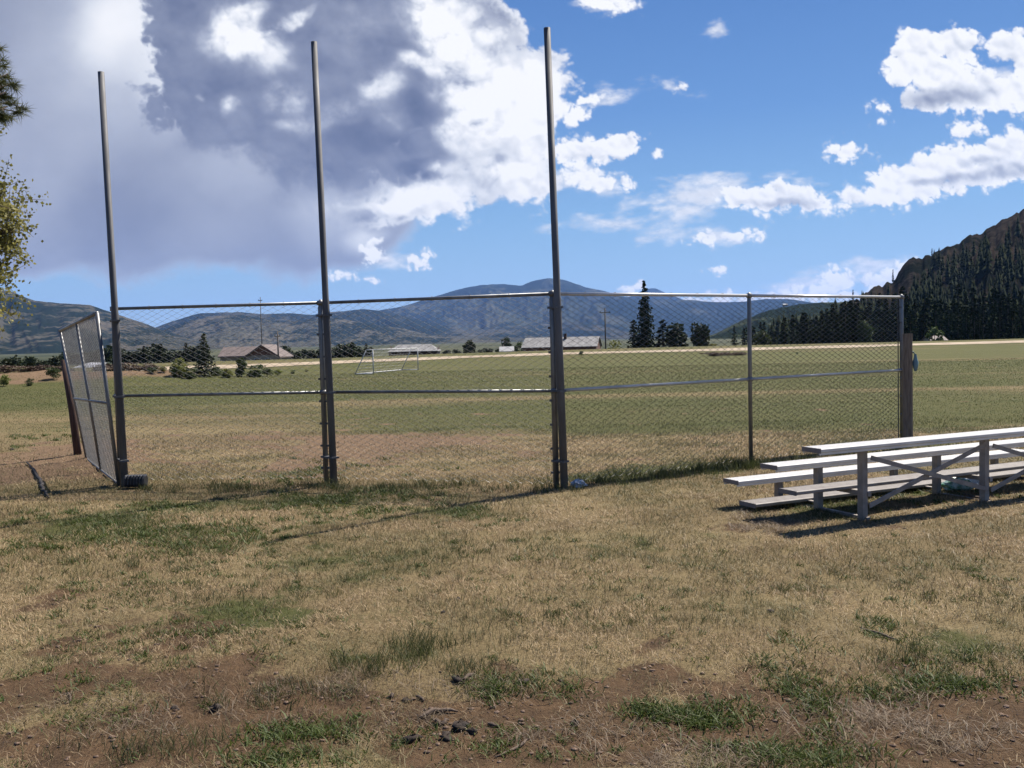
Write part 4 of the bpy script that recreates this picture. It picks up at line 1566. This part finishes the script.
clumps(tall, 'tall_grass', 'upright tufts of green grass along the fence foot and by the bare soil', .10, .004, 26, (.032, .045, .012), (.095, .10, .036), .1, 1.1)
dead = [(760, 524, 26, 6, 34, .9), (440, 700, 60, 16, 14, .9), (600, 735, 60, 12, 14, .9), (870, 715, 60, 12, 26, 1), (340, 690, 40, 10, 14, .8), (960, 735, 50, 10, 14, 1), (700, 760, 50, 6, 16, .9), (120, 720, 90, 16, 20, .8), (300, 690, 40, 8, 12, .8)]
clumps(dead, 'dead_grass', 'pale dead grass wisps on the bare soil', .07, .004, 30, (.24, .18, .12), (.12, .088, .058), 1.0, 2.6)

# ------------------------------------------------------------------ soil crumbs, clods and sticks


def lump_verts(r_, n=8, m_=5):
    vs = []
    for i in range(m_ + 1):
        th = pi * i / m_
        for k in range(n):
            ph = 2 * pi * k / n
            w = r_.uniform(.7, 1.25)
            vs.append((sin(th) * cos(ph) * w, sin(th) * sin(ph) * w, cos(th) * w))
    return np.array(vs)


LF = np.array([(i * 8 + k, i * 8 + (k + 1) % 8, (i + 1) * 8 + (k + 1) % 8, (i + 1) * 8 + k) for i in range(5) for k in range(8)])
LFs = np.array([(i * 5 + k, i * 5 + (k + 1) % 5, (i + 1) * 5 + (k + 1) % 5, (i + 1) * 5 + k) for i in range(3) for k in range(5)])
r_ = np.random.default_rng(91)
X, Y = sample(60000, 3.4, 20, 1.3)
bare, green = masks(X, Y)
keep = rng.random(len(X)) < bare * .35
X, Y = X[keep][:9000], Y[keep][:9000]
Z = gz(X, Y)
var = [lump_verts(r_, 5, 3) for _ in range(8)]
VV, FF = [], []
for i in range(len(X)):
    s = .003 + .011 * r_.random() ** 4
    VV.append(var[i % 8] * [s * 1.4, s * 1.2, s * .5] + [X[i], Y[i], Z[i] + s * .3])
    FF.append(LFs + i * 20)
tag(link('soil_crumbs', fast_mesh('soil_crumbs', np.concatenate(VV), F4=np.concatenate(FF)), mat('soil_crumb', (.17, .11, .075), (.10, .065, .045), .95, 0, 3)), 'fine crumbs and pebbles lying on the bare soil', 'soil', kind='stuff')

clods = [(457, 603, .030, 'dark clod on the dry grass near the picture centre'), (443, 616, .025, 'smaller dark clod just below the one near the picture centre'),
         (771, 613, .032, 'dark flattened clod alone on the dry grass at right'), (407, 700, .030, 'round black lump on the bare soil between two others'),
         (391, 697, .026, 'leftmost small dark lump on the bare soil'), (458, 682, .05, 'big dark crumbly lump at the upper edge of the bare soil patch'),
         (522, 684, .035, 'dark lump right of the grass tuft on the edge of the bare soil'), (460, 727, .06, 'largest black clod in the middle of the bare soil'),
         (446, 737, .04, 'black clod below and left of the largest clod'), (472, 731, .035, 'dark clod at the right foot of the largest clod'),
         (412, 738, .05, 'dark earthy clump under a grass tuft on the bare soil'), (215, 711, .045, 'grey brown lump on the worn ground at lower left'),
         (175, 710, .03, 'dark pebble-like lump left of the grey brown one'), (12, 450, .05, 'dark clod on the dirt at the far left'), (575, 721, .03, 'dark flat chip on the bare soil right of the largest clod'),
         (805, 452, .05, 'dark lump in the grass behind the bleacher')]
for i, (px, py, s, lab) in enumerate(clods):
    g = ground(px, py)
    z = gzs(g.x, g.y)
    s *= .62
    vs = lump_verts(r_) * [s * 1.35, s, s * .7] * (1 + .25 * r_.normal(size=(48, 1)))
    o = link('dirt_clod', fast_mesh('dirt_clod', vs, F4=LF), M['clod'], smooth=False)
    o.location = (g.x, g.y, z + s * .35)
    o.rotation_euler = (0, 0, i)
    tag(o, lab, 'clod', 'clods on the ground')


def stick(pts, r, label, m_='stick', cat='stick'):
    P = []
    for (px, py) in pts:
        g = ground(px, py)
        P.append(Vector((g.x, g.y, gzs(g.x, g.y) + r * .9)))
    mb = MB()
    Q = []
    for a, c in zip(P[:-1], P[1:]):
        for k in range(4):
            q = a.lerp(c, k / 4) + Vector((random.uniform(-1, 1), random.uniform(-1, 1), random.uniform(0, 1))) * r * .7
            Q.append(q)
    Q.append(P[-1])
    mb.tube(Q, [r * (1.1 - .7 * abs(2 * i / (len(Q) - 1) - 1) ** 2) for i in range(len(Q))], 7)
    return tag(mb.build('stick', M[m_], None, True, origin=P[0]), label, cat)


stick([(418, 717), (436, 711), (458, 711)], .011, 'longest curved brown stick on the bare soil')
stick([(434, 719), (440, 722), (449, 719)], .012, 'short pale bent stick below the longest curved one')
stick([(463, 682), (475, 677)], .013, 'stubby stick beside the big crumbly lump at the upper soil edge')
stick([(487, 721), (499, 724)], .010, 'short dark stick right of the largest clod')
stick([(416, 696), (424, 701)], .008, 'pale little stick next to the round black lump')
stick([(495, 757), (520, 745), (528, 738)], .007, 'thin pale dead stem lying at the lower right of the bare soil', cat='stem')
stick([(27, 463), (35, 473), (41, 485), (44, 492), (49, 499)], .023, 'thick black curved strip on the dirt left of the leaning panel', 'strip_dark', 'root')  # near-black bent tube lying along the dirt
stick([(963, 497), (976, 501), (990, 503)], .014, 'tan stick lying under the bleacher beside the green wrapper')
stick([(68, 696), (70, 700), (71, 706)], .006, 'tiny pale twig on the worn ground at the left edge')
stick([(860, 628), (880, 634), (900, 640)], .008, 'thin dark stick half hidden in dry grass at right')

# ------------------------------------------------------------------ air
HD = 3.1e-5
mb = MB()
mb.box((0, 8500, 480), 32000, 23000, 1000)
hz = mb.build('haze', None, None)
hm = bpy.data.materials.new('pale_air')
hm.use_nodes = True
nt = hm.node_tree
for n in list(nt.nodes):
    if n.type != 'OUTPUT_MATERIAL':
        nt.nodes.remove(n)
pv = nt.nodes.new('ShaderNodeVolumePrincipled')
pv.inputs['Color'].default_value = (0.25, 0.46, 1.0, 1)
pv.inputs['Density'].default_value = HD
pv.inputs['Anisotropy'].default_value = 0.2
nt.links.new(pv.outputs[0], nt.nodes['Material Output'].inputs['Volume'])
hz.data.materials.append(hm)
tag(hz, 'thin blue air over the valley', 'haze', kind='stuff')
hz.location = (0, 0, 0)

EXPO = 1.0
SKY_STR, SKY_SAT, CLOUD_STR = .05, 1.1, .95 * 2 ** -EXPO
CL_SHEET = [(-60, 120, 330, 150, 0), (150, 150, 210, 118, 0), (60, 40, 260, 180, 0), (290, 205, 90, 62, 0), (-250, 60, 300, 210, 0), (340, 225, 46, 34, 0), (240, 60, 140, 160, 0)]
PT_SHEET = [(125, 20, 80, 75, 20, .42), (60, 70, 120, 100, 0, .10), (90, 130, 60, 120, 10, .07), (150, 105, 60, 60, 0, .12), (110, 210, 90, 70, 0, -.10), (330, 205, 60, 55, 0, .17), (30, 180, 60, 70, 0, .08), (-20, 60, 60, 90, 0, -.05), (365, 235, 24, 20, 0, .3), (170, 70, 45, 70, 0, .25), (230, 170, 60, 40, 20, .12)]
CL_CUMULUS = [(250, -30, 105, 110, 0), (200, 98, 48, 28, 0), (195, 55, 36, 60, 0), (250, 100, 70, 45, 0), (330, 135, 90, 48, 20), (380, 60, 130, 105, 0), (440, 20, 55, 55, 0), (478, 42, 44, 42, 0), (505, 85, 48, 32, 0), (540, 76, 26, 22, 0), (470, 120, 60, 40, 0), (420, 150, 75, 38, 0), (300, 168, 50, 20, 0), (490, 176, 56, 28, -8), (455, 190, 40, 18, 0), (530, 176, 20, 18, 0), (392, 199, 34, 12, 0), (345, 198, 40, 16, 0), (515, 130, 18, 14, 0)]
PT_CUMULUS = [
    (232, 32, 44, 34, 0, .55), (266, 48, 36, 36, 0, .28), (286, 24, 34, 9, -35, .5), (255, 12, 26, 14, 0, .25), (230, 108, 16, 14, 0, .26), (198, 101, 6, 6, 0, .15), (283, 95, 30, 22, 0, .30), (300, 122, 40, 14, 0, .22), (340, 108, 40, 20, 0, .18),
    (382, 86, 34, 26, 0, .30), (440, 15, 50, 46, 0, .62), (475, 50, 54, 48, 0, .62), (515, 90, 60, 40, 0, .6), (430, 66, 44, 16, 10, .50), (405, 60, 20, 16, 0, .3), (545, 78, 30, 26, 0, .25), (462, 95, 60, 26, 0, .40), (452, 134, 26, 22, 15, .50), (480, 130, 40, 30, 0, .3),
    (520, 132, 24, 16, 0, .4), (500, 165, 60, 28, 0, .45), (445, 190, 50, 18, 0, .52), (520, 182, 40, 22, 0, .3), (478, 185, 40, 18, 0, .2), (392, 199, 40, 15, 0, .65), (440, 168, 34, 10, 0, .4), (340, 205, 40, 16, 0, .2),
    (360, 30, 60, 50, 0, .06), (370, 140, 80, 26, 10, -.08), (300, 170, 80, 26, 0, -.06), (220, 75, 50, 30, 0, -.03), (495, 168, 20, 12, 0, -.2), (500, 120, 90, 110, 0, .26), (470, 205, 90, 26, 0, .35), (330, 195, 50, 22, 0, .15), (500, 158, 36, 20, 0, -.3), (430, 105, 50, 26, 0, -.2), (425, 170, 40, 14, 0, -.25), (460, 75, 14, 20, 0, -.2), (395, 120, 30, 20, 0, .12)]
CL_PUFFS = [(915, 55, 26, 28, 0), (903, 72, 16, 14, 0), (950, 42, 24, 16, 0), (963, 48, 20, 16, 0), (938, 70, 34, 18, 0), (950, 95, 50, 15, -4), (985, 88, 40, 20, 0), (1015, 92, 30, 18, 0), (1012, 46, 26, 16, 0), (1050, 60, 40, 30, 0),
         (839, 148, 15, 10, 0), (858, 155, 12, 5, 0), (966, 130, 15, 9, 0), (1005, 155, 55, 22, -8), (955, 166, 46, 20, -6), (905, 178, 36, 16, 0), (925, 192, 40, 10, -8), (990, 175, 50, 12, -8), (880, 193, 26, 10, -8), (1060, 150, 50, 26, 0),
         (790, 195, 36, 14, 0), (765, 198, 30, 12, 0), (810, 206, 28, 9, 0), (852, 197, 14, 10, 0), (740, 200, 20, 10, 0), (622, 144, 24, 13, -8), (575, 152, 24, 13, 0), (600, 150, 20, 11, 0), (573, 118, 12, 8, 0), (587, 99, 10, 4, 0), (655, 153, 5, 4, 0),
         (600, 183, 34, 9, 5), (415, 263, 12, 7, 0), (343, 275, 12, 6, 0), (366, 278, 9, 5, 0), (424, 255, 5, 4, 0), (372, 250, 10, 9, 0), (715, 267, 6, 4, 0), (727, 237, 28, 6, -4), (758, 234, 10, 3, 0),
         (833, 274, 13, 8, -10), (850, 283, 22, 8, -8), (825, 291, 34, 7, -5), (885, 283, 24, 9, 0), (800, 297, 50, 5, -2), (632, 290, 12, 5, -15), (700, 301, 60, 4, 0), (905, 268, 16, 7, 0), (608, 3, 26, 9, 10), (676, 89, 14, 5, 0),
         (883, 108, 9, 4, 0), (880, 122, 8, 3, 0), (-80, 200, 2, 2, 0)]
PT_PUFFS = [(945, 97, 60, 16, -4, -.42), (925, 100, 30, 12, 0, -.1), (1000, 172, 60, 10, -8, -.30), (940, 180, 50, 8, -6, -.30), (780, 203, 60, 6, 0, -.26), (905, 88, 26, 12, 20, -.14), (980, 160, 40, 8, -8, -.18), (1005, 66, 26, 8, 0, -.15), (605, 158, 60, 5, 0, -.2), (170, 258, 60, 20, 0, -.3)]
CL_WISPS = [(628, 224, 62, 12, 4), (655, 232, 40, 9, 0), (600, 222, 40, 9, 0), (690, 212, 55, 10, -20), (735, 190, 60, 8, -6), (790, 182, 50, 6, 4), (740, 178, 22, 8, -20), (600, 184, 46, 9, 4), (640, 200, 30, 8, 20), (850, 278, 60, 12, -8), (880, 268, 40, 9, -4), (790, 298, 70, 9, -4), (700, 301, 60, 5, 0), (610, 5, 30, 14, 15), (718, 28, 8, 8, 0), (590, 98, 20, 7, 0), (676, 89, 20, 6, 0), (1010, 88, 40, 22, 0), (895, 200, 60, 8, -6), (400, 262, 16, 9, 0), (722, 237, 34, 6, -4)]

# ------------------------------------------------------------------ sun
SUN_EL = 55.0
sun_dir = Vector((.734, .679, 0)).normalized() * cos(R(SUN_EL)) + UP * sin(R(SUN_EL))   # towards the sun
sd_ = bpy.data.lights.new('sun', 'SUN')
sd_.energy = 4.9
sd_.angle = R(.53)
sd_.color = (1, .935, .84)
sun = bpy.data.objects.new('sun', sd_)
COL.objects.link(sun)
sun.rotation_euler = (-sun_dir).to_track_quat('-Z', 'Y').to_euler()

# ------------------------------------------------------------------ sky
w = bpy.data.worlds.new("World")
scene.world = w
w.use_nodes = True
nb = NB(w.node_tree)
bg = nb.N['Background']
sky = nb.N.new('ShaderNodeTexSky')
sky.sky_type = 'NISHITA'
sky.sun_disc = False
sky.sun_elevation = R(SUN_EL)
sky.sun_rotation = atan2(sun_dir.x, sun_dir.y)
sky.altitude = 600
sky.air_density = 1.0
sky.dust_density = 0.0
sky.ozone_density = 3.0
hsv = nb.N.new('ShaderNodeHueSaturation')
nb.put(hsv.inputs['Color'], sky.outputs[0])
hsv.inputs['Saturation'].default_value = SKY_SAT
hsv.inputs['Value'].default_value = 1.0
sp = nb.N.new('ShaderNodeSeparateXYZ')
nb.put(sp.inputs[0], nb.coord('Generated'))
clear = nb.ramp(sp.outputs[2], [(0.0, (.40, .585, .81)), (.05, (.345, .55, .80)), (.13, (.245, .46, .755)), (.23, (.135, .305, .65)), (.36, (.078, .205, .53)), (.7, (.045, .13, .40))])
clear = nb.vmath('SCALE', clear, sc=2 ** -EXPO / SKY_STR)
nb.put(bg.inputs['Color'], nb.mixc(.8, hsv.outputs[0], clear))
bg.inputs['Strength'].default_value = SKY_STR

# clouds: a wide shell far outside the air box; cover and brightness are stored per vertex
DOME = 42000.0
step = 0.85 / FPX
az_ = np.arange(R(-46), R(46), step)
el_ = np.arange(R(-1.5), R(34), step)
AZ, EL = np.meshgrid(az_, el_, indexing='ij')
Dx, Dy, Dz = np.cos(EL) * np.sin(AZ), np.cos(EL) * np.cos(AZ), np.sin(EL)
cm = np.array(CM)
Dc = np.stack([Dx, Dy, Dz], -1) @ cm          # into the view frame used to note down where each cloud stands
px_ = 512 - FPX * Dc[..., 0] / Dc[..., 2]
py_ = 384 + FPX * Dc[..., 1] / Dc[..., 2]


def worley(x, y, s=0):
    xi = np.floor(x).astype(int)
    yi = np.floor(y).astype(int)
    best = np.full(x.shape, 9.0)
    for a in (-1, 0, 1):
        for c in (-1, 0, 1):
            cx, cy_ = xi + a, yi + c
            jx = _tab[(cx + s) & 255, cy_ & 255]
            jy = _tab[(cx + 71 + s) & 255, (cy_ + 37) & 255]
            best = np.minimum(best, (cx + jx - x) ** 2 + (cy_ + jy - y) ** 2)
    return np.sqrt(best)


def wfbm(x, y, o=3, s=0, g=.5):
    t = 0
    a = 1.0
    n = 0
    for k in range(o):
        t = t + a * (1 - worley(x * 2.1 ** k + k * 5.3, y * 2.1 ** k, s + k * 13) ** 2 * 1.25)
        n += a
        a *= g
    return t / n


def fieldn(x, y, lst, k=8.0):
    acc = np.zeros(x.shape)
    for (cx, cy_, rx_, ry_, rot) in lst:
        m_ = min(rx_, ry_)
        reach = (1 + 6 * k / m_) * max(rx_, ry_) + 30
        i0, i1 = np.searchsorted(colx, [cx - reach, cx + reach])
        i0, i1 = max(i0 - 10, 0), min(i1 + 10, len(colx))
        X_, Y_ = x[i0:i1] - cx, y[i0:i1] - cy_
        c, s_ = cos(R(rot)), sin(R(rot))
        l = np.sqrt(((X_ * c + Y_ * s_) / rx_) ** 2 + ((-X_ * s_ + Y_ * c) / ry_) ** 2)
        acc[i0:i1] += np.exp(np.clip((1 - l) * m_ / k, -30, 60))
    return k * np.log(acc + 1e-12)


def paintn(x, y, lst, base):
    out = np.full(x.shape, float(base))
    for (cx, cy_, rx_, ry_, rot, wg) in lst:
        X_, Y_ = x - cx, y - cy_
        c, s_ = cos(R(rot)), sin(R(rot))
        l = np.sqrt(((X_ * c + Y_ * s_) / rx_) ** 2 + ((-X_ * s_ + Y_ * c) / ry_) ** 2)
        out += wg * sstep(1.05, .1, l)
    return out


colx = px_[:, len(el_) // 3]


def warpn(amp, size, o, s):
    return (px_ + amp * 2 * (fbm(px_ / size, py_ / size, o, s) - .5), py_ + amp * 2 * (fbm(px_ / size, py_ / size, o, s + 50) - .5))


Ws = warpn(22, 80, 5, 3)
Wc = warpn(11, 34, 5, 7)
Wf = warpn(4.5, 12, 4, 9)
fs_ = fbm(px_ / 50, py_ / 36, 6, 21, .58) - .5
fh_ = fbm(px_ / 15, py_ / 15, 5, 25, .6) - .5
fl_ = fbm(px_ / 130, py_ / 130, 4, 29) - .5
big_b = wfbm(Wc[0] / 34, Wc[1] / 30, 4, 3, .55) - .5
sm_b = wfbm(Wf[0] / 15, Wf[1] / 13, 3, 9, .55) - .5


def lightn(h, d=2):
    "slope of the billows towards the sun, which stands up and to the right"
    return (np.roll(h, d, 0) - np.roll(h, -d, 0)) * -.5 + (np.roll(h, d, 1) - np.roll(h, -d, 1)) * -.85




def soft(h, n):
    for _ in range(n):
        h = (h + np.roll(h, 1, 0) + np.roll(h, -1, 0)) / 3
        h = (h + np.roll(h, 1, 1) + np.roll(h, -1, 1)) / 3
    return h


rel_b = -lightn(soft(big_b, 2), 4)
rel_s = -lightn(soft(sm_b, 2), 3)
rel_f = -lightn(soft(fh_, 2), 3)

# 1 smooth grey sheet of the storm cloud
f1 = fieldn(*Ws, CL_SHEET, 20) + fs_ * 30
a1 = sstep(-7, 12, f1)
b1 = paintn(*Ws, PT_SHEET, .475) + fl_ * .12 + fs_ * .10 + .20 * sstep(16, -4, f1)
# 2 the big cumulus
g2 = fieldn(*Wc, CL_CUMULUS, 9) - 9 + big_b * 26 + (wfbm(warpn(7, 30, 4, 15)[0] / 52, warpn(7, 30, 4, 15)[1] / 44, 4, 17, .5) - .5) * 34 + fh_ * 16 + fs_ * 14
a2 = sstep(-3, 8 + 30 * sstep(125, 175, py_) * sstep(420, 300, px_), g2)
Wm = warpn(7, 30, 4, 15)
big2 = wfbm(Wm[0] / 52, Wm[1] / 44, 4, 17, .5) - .5
rel_l = -lightn(soft(big2, 3), 6)
b2 = paintn(*Wc, PT_CUMULUS, 0)
b2 = .25 + b2 * np.clip(.80 + big_b * 1.5 + fh_ * 1.2, .15, 1.5)
rim = sstep(340, 450, px_ + py_ * .3) * sstep(26, 2, g2)
b2 = b2 + .45 * rim
b2 = np.where(b2 > .6, .6 + (1 - np.exp(-(b2 - .6) * 2.2)) * .36, b2)
kk = sstep(.2, .8, b2)
b2 = b2 + big2 * (.20 + .30 * kk) + big_b * (.06 + .22 * kk) + rel_l * (.10 + .30 * kk) + rel_b * (.03 + .16 * kk) + rel_f * .06 + fs_ * (.20 + .25 * kk)
# 3 fair-weather puffs
g3 = fieldn(*Wf, CL_PUFFS, 3) - 3.0 + sm_b * 15 + fh_ * 12 + fs_ * 6
a3 = sstep(-2.0, 4.0, g3) * sstep(-6, 3, g3)
b3 = paintn(*Wf, PT_PUFFS, .97) + rel_s * .28 + rel_b * .25 + rel_f * .12 + sm_b * .22 + fs_ * .25 - .08 * sstep(2, 14, g3)
# 4 torn wisps
c8, s8 = cos(R(-9)), sin(R(-9))
U_, V_ = px_ * c8 + py_ * s8, -px_ * s8 + py_ * c8
wn = fbm(U_ / 42 + fh_ * .25, V_ / 15, 6, 33, .6) - .5
g4 = fieldn(*warpn(9, 40, 4, 5), CL_WISPS, 4) + wn * 34 + fh_ * 8
a4 = sstep(-2, 13, g4) * .92
b4 = .88 + rel_f * .3

val = b4.copy()
al = a4.copy()
for (a, b_) in ((a1, b1), (a2, b2), (a3, b3)):
    na = a + al * (1 - a)
    val = np.where(na > 1e-4, (b_ * a + val * al * (1 - a)) / np.maximum(na, 1e-4), b_)
    al = na
al = al * sstep(R(-1.5), R(0.3), EL)
V = np.stack([Dx, Dy, Dz], -1).reshape(-1, 3) * DOME
V[:, 2] += H
me = fast_mesh('sky', V, F4=grid_faces(len(az_), len(el_))[:, ::-1])
set_attr(me, 'cover', al)
set_attr(me, 'bright', val)
m, nb, b = new_mat('cloud_light')
nb.N.remove(b)
em = nb.N.new('ShaderNodeEmission')
nb.put(em.inputs[0], nb.ramp(nb.attr('bright').outputs['Fac'], [(0.0, (.12, .15, .25)), (.22, (.18, .21, .325)), (.42, (.30, .335, .45)), (.62, (.49, .53, .64)), (.82, (.80, .83, .90)), (1.0, (1.06, 1.06, 1.08))]))
em.inputs[1].default_value = CLOUD_STR
tr = nb.N.new('ShaderNodeBsdfTransparent')
mx = nb.N.new('ShaderNodeMixShader')
nb.put(mx.inputs[0], nb.attr('cover').outputs['Fac'])
nb.L.new(tr.outputs[0], mx.inputs[1])
nb.L.new(em.outputs[0], mx.inputs[2])
nb.L.new(mx.outputs[0], nb.N['Material Output'].inputs[0])
m.cycles.emission_sampling = 'NONE'
tag(link('sky', me, m, smooth=True), kind='structure')

# ------------------------------------------------------------------ render settings
scene.view_settings.view_transform = 'Standard'
scene.view_settings.look = 'None'
scene.view_settings.exposure = EXPO
scene.view_settings.gamma = 1.0
cy = scene.cycles
cy.use_denoising = True
cy.max_bounces = 6
cy.diffuse_bounces = 2
cy.glossy_bounces = 2
cy.transmission_bounces = 3
cy.transparent_max_bounces = 8
cy.volume_bounces = 0
cy.sample_clamp_indirect = 4
